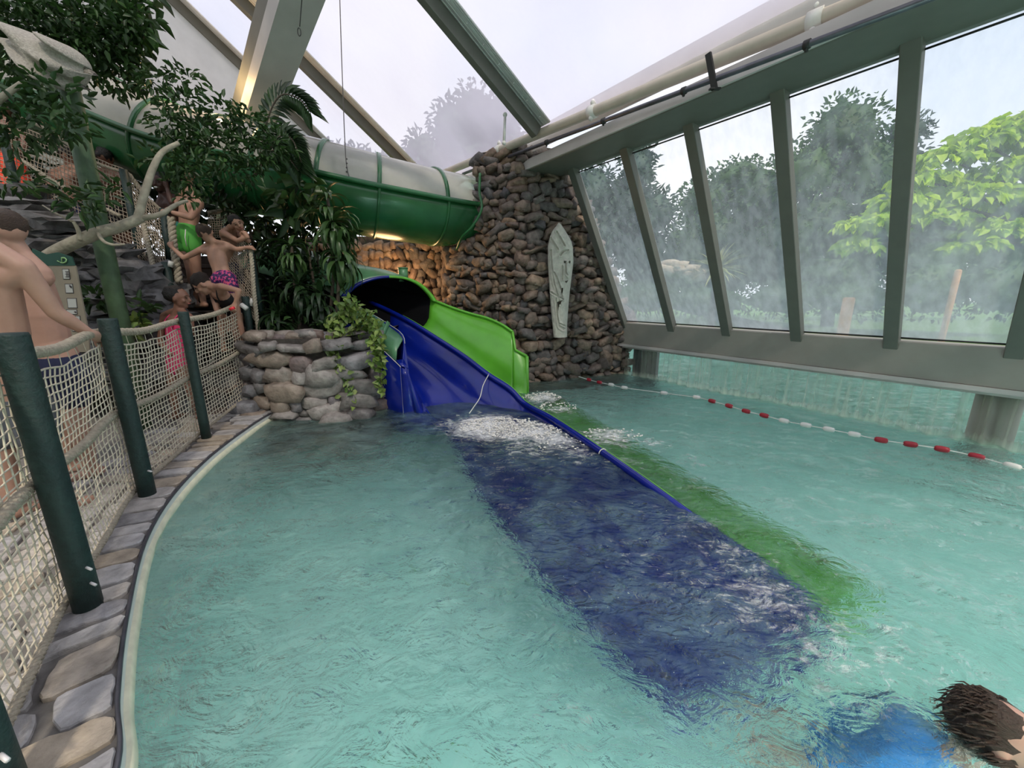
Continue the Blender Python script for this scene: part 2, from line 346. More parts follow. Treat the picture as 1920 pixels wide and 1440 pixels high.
    def capsule(s, a, b, r0, r1, seg=14, rings=5, flat=None):
        a = np.array(a, float); b = np.array(b, float); d = b - a; L = np.linalg.norm(d) + 1e-9; t = d / L
        up = V(0, 0, 1) if abs(t[2]) < .9 else V(1, 0, 0)
        if flat is not None: fx, k = unit(flat[0]), flat[1]; x = unit(fx - t * np.dot(fx, t)); y = np.cross(t, x)
        else: x = unit(np.cross(t, up)); y = np.cross(t, x); k = 1
        prof = [(-r0 * math.cos(q), r0 * math.sin(q)) for q in np.linspace(0.02, PI / 2, rings)] + [(L * .5, (r0 + r1) / 2)] + [(L + r1 * math.sin(q), r1 * math.cos(q)) for q in np.linspace(0, PI / 2 - .02, rings)]
        vs = [a + t * h + rr * (x * k * math.cos(2 * PI * j / seg) + y * math.sin(2 * PI * j / seg)) for h, rr in prof for j in range(seg)]
        n = len(prof); fs = [(i * seg + j, i * seg + (j + 1) % seg, (i + 1) * seg + (j + 1) % seg, (i + 1) * seg + j) for i in range(n - 1) for j in range(seg)]
        fs += [tuple(range(seg))[::-1], tuple((n - 1) * seg + j for j in range(seg))]
        return s.add(vs, fs)
    def blob(s, c, ax, p=1.0, rough=0, seed=0, freq=1.5, sub=2):
        v, f = ICO[sub]; q = v.copy()
        if p != 1: q = np.sign(q) * np.abs(q) ** p; q /= (np.abs(q).max(axis=1, keepdims=True) ** .35)
        if rough:
            dv = np.array([1 + rough * noise.noise(Vector(tuple(x * freq + seed * 7.13))) * 2 for x in v]); q = q * dv[:, None]
        return s.add(np.array(c) + q @ np.array(ax, float), f)
    def build(s, name, m, parent=None, smooth=True, org=None, auto=None):
        vs = np.concatenate(s.v) if s.v else np.zeros((0, 3))
        if parent is not None: org = ORG[parent.name] if org is None else org
        elif org is None: org = vs.mean(axis=0); org[2] = vs[:, 2].min()
        org = np.array(org, float)
        me = bpy.data.meshes.new(name)
        nl = np.array([len(f) for f in s.f], np.int32); li = np.array([i for f in s.f for i in f], np.int32)
        me.vertices.add(len(vs)); me.vertices.foreach_set('co', (vs - org).astype(np.float32).ravel())
        me.loops.add(len(li)); me.loops.foreach_set('vertex_index', li)
        me.polygons.add(len(nl)); me.polygons.foreach_set('loop_start', np.concatenate([[0], np.cumsum(nl)[:-1]]).astype(np.int32))
        me.polygons.foreach_set('use_smooth', np.full(len(nl), smooth))
        me.update(calc_edges=True); me.validate()
        me.materials.append(m)
        if auto:
            me.set_sharp_from_angle(angle=math.radians(auto))
        return link(name, me, parent, org)
def ico(sub):
    import bmesh
    bm = bmesh.new(); bmesh.ops.create_icosphere(bm, subdivisions=sub, radius=1)
    v = np.array([x.co[:] for x in bm.verts]); f = [tuple(q.index for q in x.verts) for x in bm.faces]; bm.free(); return v, f
ICO = {1: ico(1), 2: ico(2), 3: ico(3), 4: ico(4)}
def cat_rom(pts, n):
    pts = [np.array(p, float) for p in pts]; P = [2 * pts[0] - pts[1]] + pts + [2 * pts[-1] - pts[-2]]; out = []
    m = len(pts) - 1
    for k in range(n):
        u = k / (n - 1) * m; i = min(int(u), m - 1); t = u - i; a, b, c, d = P[i:i + 4]
        out.append(.5 * ((2 * b) + (-a + c) * t + (2 * a - 5 * b + 4 * c - d) * t * t + (-a + 3 * b - 3 * c + d) * t ** 3))
    return np.array(out)
def rope(mb, pts, r=.018, pitch=.09, step=.012, strands=3):
    pts = cat_rom(pts, 60) if len(pts) > 2 else np.array([lerp(np.array(pts[0]), np.array(pts[1]), t) for t in np.linspace(0, 1, 20)])
    seg = np.linalg.norm(np.diff(pts, axis=0), axis=1); cum = np.concatenate([[0], np.cumsum(seg)]); L = cum[-1]
    n = max(6, int(L / step)); ss = np.linspace(0, L, n); C = np.stack([np.interp(ss, cum, pts[:, k]) for k in range(3)], 1)
    T = np.gradient(C, axis=0); T /= np.linalg.norm(T, axis=1, keepdims=True); up = V(0, 0, 1) if abs(T[0][2]) < .9 else V(1, 0, 0)
    X = np.cross(T, up); X /= np.linalg.norm(X, axis=1, keepdims=True); Y = np.cross(T, X)
    for k in range(strands):
        a = 2 * PI * (ss / pitch + k / strands); mb.tube(C + (X * np.cos(a)[:, None] + Y * np.sin(a)[:, None]) * r * .52, r * .56, 6)
    return mb
def net(mb, c00, c10, c11, c01, nu, nv, r=.0035, sag=0, bulge=0, wob=.006, seed=0, seg=4, topsag=None):
    """knotted net between four corners (u along, v down)"""
    P = np.zeros((nu + 1, nv + 1, 3)); nrm = unit(np.cross(c10 - c00, c01 - c00))
    for i in range(nu + 1):
        for j in range(nv + 1):
            u, v = i / nu, j / nv; p = (c00 * (1 - u) + c10 * u) * (1 - v) + (c01 * (1 - u) + c11 * u) * v
            p = p - ZZ * sag * 4 * u * (1 - u) * (1 - v) + nrm * bulge * math.sin(PI * u) * math.sin(PI * v)
            w_ = Vector((u * nu * .35 + seed, v * nv * .35, seed * 3.1)); p = p + wob * np.array([noise.noise(w_), noise.noise(w_ + Vector((9, 1, 4))), noise.noise(w_ + Vector((2, 8, 5)))]) * 2
            P[i, j] = p
    for i in range(nu + 1): mb.tube(P[i], r, seg, caps=False)
    for j in range(nv + 1): mb.tube(P[:, j], r * (1.25 if j in (0, nv) else 1), seg, caps=False)
    return mb
def leaves(mb, pts, dirs, ups, ln, wd, droop=.25):
    """folded, tapered leaves, one per point"""
    pts = np.array(pts); n = len(pts); d = np.array(dirs); d /= np.linalg.norm(d, axis=1, keepdims=True) + 1e-9
    s_ = np.cross(d, ups); s_ /= np.linalg.norm(s_, axis=1, keepdims=True) + 1e-9; u = np.cross(s_, d)
    ln = np.broadcast_to(np.asarray(ln, float), (n,))[:, None]; wd = np.broadcast_to(np.asarray(wd, float), (n,))[:, None]
    b = pts; m1 = pts + d * ln * .33; m2 = pts + d * ln * .7 - u * ln * droop * .35; tip = pts + d * ln - u * ln * droop
    lift = u * wd * .22
    vs = np.stack([b, m1 - s_ * wd * .5 + lift, m2 - s_ * wd * .36 + lift, tip, m2 + s_ * wd * .36 + lift, m1 + s_ * wd * .5 + lift], 1).reshape(-1, 3)
    fs = []
    for i in range(n):
        k = 6 * i; fs.append((k, k + 1, k + 2, k + 3)); fs.append((k, k + 3, k + 4, k + 5))
    return mb.add(vs, fs)
def rnd(n): return np.random.normal(size=(n, 3))
def crown(mb, blobs, per, ln, wd, shell=.55, droop=.3, updir=.6, lnv=.35):
    """leaves over a set of (centre, radii) clumps"""
    for c, r in blobs:
        c = np.array(c, float); r = np.array(r if np.ndim(r) else (r, r, r), float); vol = max(.15, float(r[0] * r[2])) if per < 1 else 1
        n = int(per * r[0] * r[2] * 4) + 6
        q = rnd(n); q /= np.linalg.norm(q, axis=1, keepdims=True); rad = np.random.uniform(shell, 1.0, (n, 1)) ; p = c + q * rad * r
        d = q + rnd(n) * .5; d[:, 2] -= .15; up = rnd(n) * .4 + V(0, 0, updir)
        leaves(mb, p, d, up, ln * np.random.uniform(1 - lnv, 1 + lnv, n), wd * np.random.uniform(1 - lnv, 1 + lnv, n), droop)
    return mb
def straps(mb, c, n, ln, wd, el0=-.3, el1=1.4, droop=1.0, axis=None, seg=6):
    """rosette of long arching strap leaves"""
    c = np.array(c, float)
    for i in range(n):
        az_ = random.uniform(0, 2 * PI); el = random.uniform(el0, el1); L = ln * random.uniform(.7, 1.1); wv = wd * random.uniform(.8, 1.2); h = V(math.cos(az_), math.sin(az_), 0)
        p = c.copy(); rows = []; e_ = el; side = V(-math.sin(az_), math.cos(az_), 0)
        for k in range(seg + 1):
            t = k / seg; ww = wv * math.sin(PI * min(1, .18 + t * .82) ** .9) * .5 + .001
            if k == seg: ww = .001
            u = -h * math.sin(e_) + ZZ * math.cos(e_)
            rows.append([p - side * ww + u * ww * .35, p, p + side * ww + u * ww * .35])
            p = p + (h * math.cos(e_) + ZZ * math.sin(e_)) * L / seg; e_ -= droop / seg * (1 + t)
        mb.grid(rows)
    return mb
# ------------------------------------------------------------ setting: basin, water, ground
def struct(o): o['kind'] = 'structure'; return o
struct(MB().quad(V(-4, -1.5, -.95), V(9, -1.5, -.95), V(9, 14, -.95), V(-4, 14, -.95)).build('floor_pool_basin', M['basin'], org=(0, 0, 0)))
EDGE = [V(-.45, -.9), V(-.72, -.1), V(-.98, .50)] + [az(*p, .1)[:2] for p in [(220, 1440), (222, 1300), (240, 1150), (275, 1010), (330, 920), (400, 850), (470, 798)]] + [V(-2.98, 4.6)]
EDGE = cat_rom(EDGE, 70)
def off(E, d):
    T = np.gradient(E, axis=0); T /= np.linalg.norm(T, axis=1, keepdims=True); return E + np.stack([-T[:, 1], T[:, 0]], 1) * d
# pool rim: dark line, small tiles, limed overflow lip
def strip(E, d0, d1, z0, z1, mb):
    a, b = off(E, d0), off(E, d1); return mb.grid([[(*p, z0), (*q, z1)] for p, q in zip(a, b)])
mb = MB()
E0 = off(EDGE, 0)
prof = [(.0, .092), (-.004, .075), (-.012, -.02), (-.012, -.95)]
P = [[(*off(EDGE, d)[i], z) for d, z in prof] for i in range(len(EDGE))]
struct(MB().grid(P).build('wall_pool_side', M['tile'], org=(0, 0, 0)))
mb = MB(); P = [[(*off(EDGE, d)[i], z) for d, z in ((.0, .055), (-.018, .05), (-.028, .012), (-.010, -.02))] for i in range(len(EDGE))]; mb.grid(P)
struct(mb.build('trim_overflow_lip', M['lime'], org=(0, 0, 0)))
mb = MB(); P = [[(*off(EDGE, d)[i], z) for d, z in ((-.004, .088), (-.004, .104), (.008, .106), (.008, .09))] for i in range(len(EDGE))]; mb.grid(P)
struct(mb.build('trim_dark_joint', M['darkpipe'], org=(0, 0, 0)))
# deck under grout with flagstones
outer = off(EDGE, 6.0)
dk = MB(); dk.grid([[(*EDGE[i], .092), (*off(EDGE, .5)[i], .092), (min(EDGE[i][0] - .9, -2.0) - 5.5, EDGE[i][1] * 1.3 + .2, .092)] for i in range(len(EDGE))]); dk.quad(V(-9, 4.4, .09), V(-2.98, 4.5, .09), V(-2.9, 9, .09), V(-9, 9, .09))
struct(dk.build('floor_deck', M['grout'], org=(0, 0, 0), smooth=False))
def flagstones():
    mb = MB(); seg = np.linalg.norm(np.diff(EDGE, axis=0), axis=1); cum = np.concatenate([[0], np.cumsum(seg)]); L = cum[-1]
    T = np.gradient(EDGE, axis=0); T /= np.linalg.norm(T, axis=1, keepdims=True)
    def pos(s, d):
        p = V(np.interp(s, cum, EDGE[:, 0]), np.interp(s, cum, EDGE[:, 1])); t = unit([np.interp(s, cum, T[:, 0]), np.interp(s, cum, T[:, 1])]); return p + V(-t[1], t[0]) * d
    def slab(poly, seed):
        poly = [np.array(p) for p in poly]; c = sum(poly) / len(poly); pts = []
        n = len(poly)
        for i in range(n):
            a, b = poly[i], poly[(i + 1) % n]
            for k in range(5):
                q = lerp(a, b, k / 5); r = noise.noise(Vector((q[0] * 14, q[1] * 14, seed))) * .016
                # round the corners
                rc = 1 - .10 * (abs(k / 5 - 0) < .01)
                pts.append(c + (q - c) * rc + unit(q - c) * r)
        h = .104 + random.uniform(0, .008); top = [(*(c + (p - c) * .96), h + .004) for p in pts]; mid = [(*p, h - .002) for p in pts]; bot = [(*p, .085) for p in pts]
        m_ = len(pts); mb.add(top + mid + bot, [tuple(range(m_))] + [(m_ + i, m_ + (i + 1) % m_, (i + 1) % m_, i) for i in range(m_)] + [(2 * m_ + i, 2 * m_ + (i + 1) % m_, m_ + (i + 1) % m_, m_ + i) for i in range(m_)])
    s = .2; k = 0
    while s < L - .1:
        near = s < 2.6; ln = random.uniform(.11, .23) if near else random.uniform(.09, .18)
        g = .016; wid = random.uniform(.15, .27) + (0 if near else .08); sk = random.uniform(-.05, .05)
        slab([pos(s, .012), pos(s + ln, .012), pos(s + ln + sk, wid), pos(s + sk * .6, wid + random.uniform(-.03, .03))], k); k += 1
        w0 = wid + .03
        while w0 < .75:
            w1 = random.uniform(.16, .34); sk2 = random.uniform(-.04, .04)
            slab([pos(s + sk, w0), pos(s + ln + sk, w0 + random.uniform(-.01, .02)), pos(s + ln + sk2, w0 + w1), pos(s + sk2, w0 + w1)], k + .5); k += 1; w0 += w1 + .03
        s += ln + g + .012
    return struct(mb.build('floor_flagstones', M['flag'], org=(0, 0, .09), smooth=False))
flagstones()
# water
def water():
    xs = np.arange(-3.35, 7.2, .034); ys = np.arange(-.6, 9.4, .034); X, Y = np.meshgrid(xs, ys, indexing='ij')
    n = X.size; Z = np.zeros(n); F = np.zeros(n); xf, yf = X.ravel(), Y.ravel()
    for cx, cy, r, st in FOAM:
        F = np.maximum(F, st * np.exp(-((xf - cx) ** 2 + (yf - cy) ** 2) / (r * r) * 1.1))
    nz_ = noise.noise
    for i in range(n):
        x, y = xf[i], yf[i]
        a = nz_(Vector((x * .8 + .3 * y, y * 1.5, 0))) * .03 + nz_(Vector((x * 2.6, y * 3.3, 4))) * .022 + (.5 - abs(nz_(Vector((x * 4.5 + y, y * 6, 8))))) * .016
        if F[i] > .2: a += F[i] * (nz_(Vector((x * 9, y * 9, 2))) * .045 + .02)
        Z[i] = a
    edge = np.clip((xf + 3.4) * 3, 0, 1)
    Z = Z * edge
    mb = MB(); mb.grid(np.stack([X, Y, Z.reshape(X.shape)], 2)); o = mb.build('water_pool', M['water'], org=(0, 0, 0))
    at_ = o.data.attributes.new('foam', 'FLOAT', 'POINT'); at_.data.foreach_set('value', F.astype(np.float32)); return struct(o)
water()
def splash():
    mb = MB()
    for cx, cy, r, n, h in ((-.18, 4.28, .30, 420, .12), (.15, 4.1, .28, 420, .16), (.45, 5.6, .20, 180, .12), (.62, 5.1, .2, 60, .06), (1.1, 4.0, .22, 60, .05), (.45, 3.8, .25, 80, .06)):
        for k in range(n):
            a = random.uniform(0, 2 * PI); q = r * math.sqrt(random.random()); z = .01 + h * (1 - q / r) * random.random() ** 1.3; s_ = random.uniform(.003, .011)
            mb.blob(V(cx + q * math.cos(a) * 1.5, cy + q * math.sin(a), z + .015), np.eye(3) * s_ * np.array([[1.6], [1.2], [1]]), sub=1)
    o = mb.build('splash_droplets', M['white'], org=(.1, 4.2, 0)); tag(o, 'white splashing droplets and foam where the blue slide lane meets the pool water', 'splash', kind='stuff')
splash()
struct(MB().quad(wn(-3, .3, -.03), wn(9, .3, -.03), wn(12, 11, -.03), wn(-6, 11, -.03)).build('water_outdoor', M['water_out'], org=(0, 0, 0)))
struct(MB().quad(wn(-6, .3, -.9), wn(10, .3, -.9), wn(14, 11, -.9), wn(-8, 11, -.9)).build('floor_outdoor_basin', M['basin'], org=(0, 0, 0)))
mb = MB(); mb.grid([[wn(-40, 10.5, -.1), wn(-40, 11.2, .35), wn(-60, 60, .8)], [wn(40, 10.5, -.1), wn(40, 11.2, .35), wn(60, 60, .8)]])
mb.quad(V(-80, -60, -1.3), V(80, -60, -1.3), V(80, 80, -1.3), V(-80, 80, -1.3))
struct(mb.build('ground_outside', M['grass'], org=(0, 0, 0), smooth=False))
struct(MB().box((-9.5, -6, 0), (20, 0, 0), (0, -.2, 0), (0, 0, 6)).build('wall_back', M['plaster'], smooth=False))
struct(MB().box((-9.5, -6, 0), (-.2, 0, 0), (0, 16, 0), (0, 0, 5)).build('wall_left', M['plaster'], smooth=False))

# ------------------------------------------------------------ window wall and roof
TOPN, TOPZ = -1.47, 3.45
def gz(t, f, d=0):            # point on the leaning glazing, f 0..1 up, d inwards
    nrm = unit(NN * (TOPZ - 1.0) * -1 + ZZ * TOPN * 1.0); nrm = unit(-NN * (TOPZ - 1.0) + ZZ * (TOPN))
    return wn(t, f * TOPN, 1.0 + f * (TOPZ - 1.0)) + nrm * d
MT = [.02, 1.04, 1.97, 2.89, 3.82, 4.70, 5.62, 6.54]
for i, t in enumerate(MT):
    mb = MB(); mb.beam(gz(t, -.02, .05), gz(t, 1.03, .05), .115, .13, up=W, bev=.006)
    mb.beam(gz(t, -.02, -.03), gz(t, 1.03, -.03), .06, .05, up=W)
    struct(mb.build('trim_mullion' if i == 0 else 'trim_mullion', M['frame'], smooth=False, org=(gz(t, 0))))
for i in range(len(MT) - 1):
    a, b = MT[i] + .05, MT[i + 1] - .05
    mb = MB(); mb.quad(gz(a, .02, 0), gz(b, .02, 0), gz(b, 1.0, 0), gz(a, 1.0, 0))
    o = struct(mb.build('window_%d' % (i + 1), M['pane'], smooth=False, org=(0, 0, 0)))
    g = MB()
    for p, q in (((a, .02), (a, 1)), ((b, .02), (b, 1)), ((a, .02), (b, .02)), ((a, .985), (b, .985))): g.tube([gz(*p, .012), gz(*q, .012)], .009, 4)
    g.build('gasket', M['gasket'], o)
    g = MB(); g.box(gz(a, -.005, .03), W * (b - a), NN * .09, ZZ * .022); g.build('window_sill', M['frame_light'], o, smooth=False)
mb = MB(); mb.box(wn(-.06, -.07, .60), W * 7.3, NN * .30, ZZ * .41, bev=.012)
struct(mb.build('beam_base', M['beam'], smooth=False))
mb = MB(); mb.box(wn(-.08, -.09, .555), W * 7.3, NN * .06, ZZ * .05); mb.box(wn(-.1, -.03, .52), W * 7.3, NN * .2, ZZ * .05)
struct(mb.build('trim_base_flange', M['frame_light'], smooth=False))
# eave girder
mb = MB(); mb.box(wn(-1.15, -2.08, 3.45), W * 9, NN * .68, ZZ * .15, bev=.012)
struct(mb.build('beam_eave', M['frame'], smooth=False))
mb = MB(); mb.box(wn(-1.12, -2.11, 3.46), W * 9, NN * .03, ZZ * .125); mb.box(wn(-1.12, -2.09, 3.585), W * 9, NN * .3, ZZ * .02); mb.box(wn(-3.1, -2.02, 3.72), W * 11, NN * .02, ZZ * .30)  # girder face in a paler colour for the roof light falling on it
struct(mb.build('trim_eave_face', M['frame_light'], smooth=False))
# roof foil between rafters
RE, RS = V(0, 0, 0), math.radians(32)
def rp(t, s, d=0):            # roof point: t along eave, s up the slope
    return wn(t, -2.1 - s * math.cos(RS), 3.78 + s * math.sin(RS)) + (NN * math.sin(RS) + ZZ * math.cos(RS)) * d
RT = [(-8.4, 1.3), (-6.35, .6), (-3.75, .30), (.02, 0), (3.9, 0), (7.8, 0)]
def rt(i, s): t, k = RT[i]; return t + k * s * (.55 if i < 3 else 0)
for i in range(1, len(RT) - 1):
    n = 26; P = [[rp(lerp(rt(i, 8 * v / n), rt(i + 1, 8 * v / n), u / n), 8.5 * v / n, .08 + .22 * math.sin(PI * u / n) * math.sin(PI * v / n) + .012 * noise.noise(Vector((u * .9, v * .35, i * 5)))) for v in range(n + 1)] for u in range(n + 1)]
    struct(MB().grid(P).build('roof_foil', M['foil'], org=(0, 0, 0)))
for i in range(1, len(RT)):
    a, b = rp(rt(i, .16), .16), rp(rt(i, 8.2), 8.2); up = (NN * math.sin(RS) + ZZ * math.cos(RS))
    mb = MB(); mb.beam(a - up * .05, b - up * .05, .11, .20, up=up, bev=.005)
    r1 = MB()
    for q in (-.10, -.07, .075, .125, .21, .235): r1.tube([a + W * q + up * .02, b + W * q + up * .02], .015, 6)
    r1.beam(a + W * .15 + up * .02, b + W * .15 + up * .02, .19, .02, up=up)
    for k in range(30):
        p = lerp(a, b, (k + .5) / 30) + W * .165 + up * .005; r1.blob(p, np.eye(3) * .010, sub=1)
    o = struct(mb.build('beam_rafter', M['frame'], smooth=False)); r1.build('rail', M['rail'], o)
# gable sheet hanging below the rake
P = []
for v in range(15):
    p = rp(rt(1, 9 * v / 14), 9 * v / 14); P.append([p, V(p[0], p[1], min(p[2], 3.95))])
struct(MB().grid(P).build('wall_gable', M['gable'], org=(0, 0, 0), smooth=False))
# portal girder; light on its left side put into a paler plate
a, b = at(462, 235, 7.2), at(553, -60, 5.2)
dr = unit(b - a); a2 = a - dr * 3.5
mb = MB(); mb.beam(a2, b + dr * 2, .44, .34, up=(.35, 1, 0), bev=.01); o = struct(mb.build('pillar_portal', M['frame'], smooth=False))
sd = unit(np.cross(dr, V(.35, 1, 0))); u_ = unit(np.cross(sd, dr))
mb = MB(); mb.beam(a2 - sd * .20, b + dr * 2 - sd * .20, .20, .44, up=(.35, 1, 0)); mb.build('lit_side_plate', M['frame_light'], o, smooth=False)
# pipes along the eave
p0, p1 = wn(-2.95, -2.36, 3.93), wn(8, -1.75, 3.52)
p1 = p0 + (wn(3.65, -1.97, 3.69) - p0) * 1.35
pr = thing('heating_pipe', p0, 'thick beige pipe running along the roof eave above the windows', 'pipe')
MB().tube([lerp(p0, p1, k / 20) for k in range(21)], .062, 16).build('pipe', M['pipe'], pr)
for k in (.22, .44, .70):
    c = lerp(p0, p1, k); mb = MB(); mb.tube([c - (p1 - p0) * .006, c + (p1 - p0) * .006], .078, 16); mb.tube([c, c + ZZ * .14], .016, 8); mb.blob(c + ZZ * .1, np.eye(3) * .035); mb.blob(c - ZZ * .08 - NN * .03, np.eye(3) * .03)
    mb.build('pipe_clamp', M['white'], pr)
def onn(px, py, nv): r = ray(px, py); return CP + r * (((A0 + NN * nv - CP) @ NN) / (r @ NN))
q0, q1 = onn(868, 326, -2.25), onn(1730, 2, -2.2); q1 = q0 + (q1 - q0) * 1.4
dp = thing('cable_conduit', q0, 'thin dark steel conduit clipped below the thick beige pipe', 'pipe')
MB().tube([q0, q1], .024, 10).build('pipe', M['darkpipe'], dp)
for k in (.15, .28, .40, .52, .64, .76):
    c = lerp(q0, q1, k); MB().tube([c - (q1 - q0) * .0025, c + (q1 - q0) * .0025], .034, 10).box(c + V(-.01, -.01, -.05), (.02, 0, 0), (0, .02, 0), (0, 0, .05)).build('clip', M['gasket'], dp)
br = at(1340, 168, 4.15); tp = at(1328, 100, 4.15)
mb = MB(); mb.beam(br, tp, .05, .03, up=NN); mb.box(br - V(.05, .02, 0), (.1, 0, 0), (0, .04, 0), (0, 0, .012)); tag(mb.build('strut_bracket', M['gasket'], smooth=False), 'black slotted steel bracket standing on the eave girder face behind the pipes', 'bracket')
for (x, y0, y1, d), lb in (((947, 215, 268, 6.1), 'short pale drop rod hanging at the foot of the middle roof rafter'), ((1464, -15, 40, 4.1), 'pale drop rod hanging above the clamp near the top edge')):
    a, b = at(x, y0, d), at(x - 2, y1, d); mb = MB().tube([a, b], .02, 8); mb.blob(a, np.eye(3) * .032); mb.blob(b, np.eye(3) * .032); tag(mb.build('drop_rod', M['white']), lb, 'rod')
hp = [at(636, -40, 6.0), at(641, 120, 6.0), at(648, 290, 6.0), at(655, 335, 6.0)]
mb = MB().tube(cat_rom(hp, 20), .006, 6)
for k in (298, 306, 314, 322): mb.blob(at(650, k, 6.0), np.eye(3) * .014, sub=1)
tag(mb.build('knotted_line', M['timber']), 'thin knotted cord hanging from the roof in front of the tube slide', 'cord')
hk = at(561, 60, 5.1); mb = MB().tube([at(566, 0, 5.1), at(562, 50, 5.1)], .005, 5).tube([hk + V(.018 * math.cos(q), 0, .04 * math.sin(q)) for q in np.linspace(0, 2 * PI, 12)], .005, 5)
tag(mb.build('wire_hook', M['gasket']), 'small dark wire loop hanging beside the big slanted girder', 'hook')
# corrugated clear strip curtain under the base beam
n = 760; P = []
for k in range(n + 1):
    t = -.02 + 7.2 * k / n; nn = .02 + .035 * math.cos(2 * PI * t / .19); zl = -.05 + .016 * abs(math.sin(PI * t / .19)); P.append([wn(t, nn, zl), wn(t, nn, .1), wn(t, nn, .3), wn(t, nn, .57)])
o = MB().grid(P).build('strip_curtain', M['curtain']); tag(o, 'clear corrugated plastic curtain hanging from the base beam into the water', 'curtain')
c = az(1845, 838, 0) + NN * .35; c[2] = 0
mb = MB().tube([c - ZZ * .9, c + ZZ * .50], .17, 24); mb.tube([c + ZZ * .50, c + ZZ * .62], .06, 12); struct(mb.build('column_support', M['beam']))
c = wn(.05, .28, 0); mb = MB()
for k in range(5): mb.box(c + W * .11 * k - ZZ * .9, W * .09, NN * .08, ZZ * 1.5)
struct(mb.build('pillar_corner', M['darkpipe'], smooth=False))

# ------------------------------------------------------------ rock walls
def cobble_wall(mb, pts, ztop, zbot=-.35, sx=.215, sz=.125, depth=.11, seed=0, clip=None, ragged=.55):
    """courses of rounded stones along a plan polyline"""
    pts = [np.array(p, float) for p in pts]; seg = [np.linalg.norm(b - a) for a, b in zip(pts, pts[1:])]; L = sum(seg)
    def pos(s):
        for a, b, l in zip(pts, pts[1:], seg):
            if s <= l or b is pts[-1]: return lerp(a, b, s / l), unit([-(b - a)[1], (b - a)[0]])
            s -= l
    z = zbot; k = seed * 1000
    while z < ztop:
        hrow = sz * random.uniform(.75, 1.35); s = random.uniform(-.15, 0)
        while s < L:
            wd = sx * random.choice((.5, .6, .75, .9, 1.0, 1.3, 1.6)) * random.uniform(.85, 1.15); h = hrow * random.uniform(.7, 1.3); zz = z + random.uniform(-.04, .04); sc_ = s + wd / 2
            if 0 < sc_ < L and (clip is None or clip(sc_, zz)):
                p, nr = pos(sc_); d = V(nr[1], -nr[0]); rr = random.uniform(-ragged, ragged)
                ex = (V(*d, 0) * math.cos(rr) + ZZ * math.sin(rr)) * wd * .56; ez = (ZZ * math.cos(rr) - V(*d, 0) * math.sin(rr)) * h * .58; ey = V(*nr, 0) * depth * random.uniform(.75, 1.5)
                mb.blob(V(p[0], p[1], zz) - V(*nr, 0) * random.uniform(-.02, .04), [ex, ey, ez], p=random.choice((.58, .68, .8)), rough=.24, seed=k, freq=1.7); k += 1
            s += wd * .98
        z += hrow * .93
RW = [V(-1.15, 7.5), V(.22, 6.80), V(2.35, 7.70)]
Ls = np.linalg.norm(RW[1] - RW[0])
def clipR(s, z):      # right edge follows the leaning first mullion
    q = s - Ls; lim = 2.35 - max(0, z - 1.0) * .60; return q < lim and (z < 2.55 or s > .62)
mb = MB(); cobble_wall(mb, RW, 3.84, clip=clipR, seed=1)
bk = MB(); bk.quad(V(*RW[0], -.9), V(*RW[1], -.9), V(*RW[1], 2.6), V(*RW[0], 2.6)); u0 = RW[0] + (RW[1] - RW[0]) * .42; bk.quad(V(*u0, 2.6), V(*RW[1], 2.6), V(*RW[1], 3.86), V(*u0, 3.86)); e_ = RW[2] - RW[1]; u1 = RW[1] + e_ * .30
bk.add([V(*RW[1], -.9), V(*RW[2], -.9), V(*RW[2], 1.0), V(*(RW[1] + e_ * .36), 3.5), V(*(RW[1] + e_ * .3), 3.86), V(*RW[1], 3.86)], [(0, 1, 2, 3, 4, 5)])
o = struct(bk.build('wall_end', M['mortar'], smooth=False, org=(0, 0, 0))); mb.build('cobbles', M['stone'], o)
RB = [V(-4.6, 8.4), V(-1.3, 8.3), V(-1.15, 7.45)]
mb = MB(); cobble_wall(mb, RB, 2.6, zbot=.1, seed=2, sx=.2, sz=.15)
bk = MB()
for a, b in zip(RB, RB[1:]): bk.quad(V(*a, -.9), V(*b, -.9), V(*b, 2.7), V(*a, 2.7))
o = struct(bk.build('wall_recess', M['mortar'], smooth=False, org=(0, 0, 0))); mb.build('cobbles', M['stone'], o)
# low planter wall beside the slide
RL = [V(-3.42, 4.85), V(-3.0, 4.62), V(-2.3, 4.72), V(-1.82, 5.0), V(-2.2, 5.45)]
mb = MB(); cobble_wall(mb, RL, .98, zbot=-.3, sx=.29, sz=.14, depth=.13, seed=3, ragged=.22)
for k in range(26):
    u = k / 25; a = lerp(RL[1], RL[3], u) + V(0, .1) + (V(-.15, 0) if u < .1 else 0); mb.blob(V(a[0], a[1] + random.uniform(-.05, .1), .98 + random.uniform(0, .06)), [V(.13, .02, 0), V(0, .1, 0), V(0, 0, .07)], p=.75, rough=.2, seed=500 + k)
bk = MB()
for a, b in zip(RL, RL[1:]): bk.quad(V(*a, -.9), V(*b, -.9), V(*b, 1.0), V(*a, 1.0))
o = struct(bk.build('wall_planter', M['mortar'], smooth=False, org=(0, 0, 0))); mb.build('fieldstones', M['lowstone'], o)
mb = MB(); P = [[V(x, y, 1.0 + .18 * noise.noise(Vector((x, y, 0)))) for y in np.linspace(4.78, 8.3, 14)] for x in np.linspace(-4.2, -1.8, 12)]
struct(mb.grid(P).build('ground_planter_soil', M['soil'], org=(0, 0, 0)))
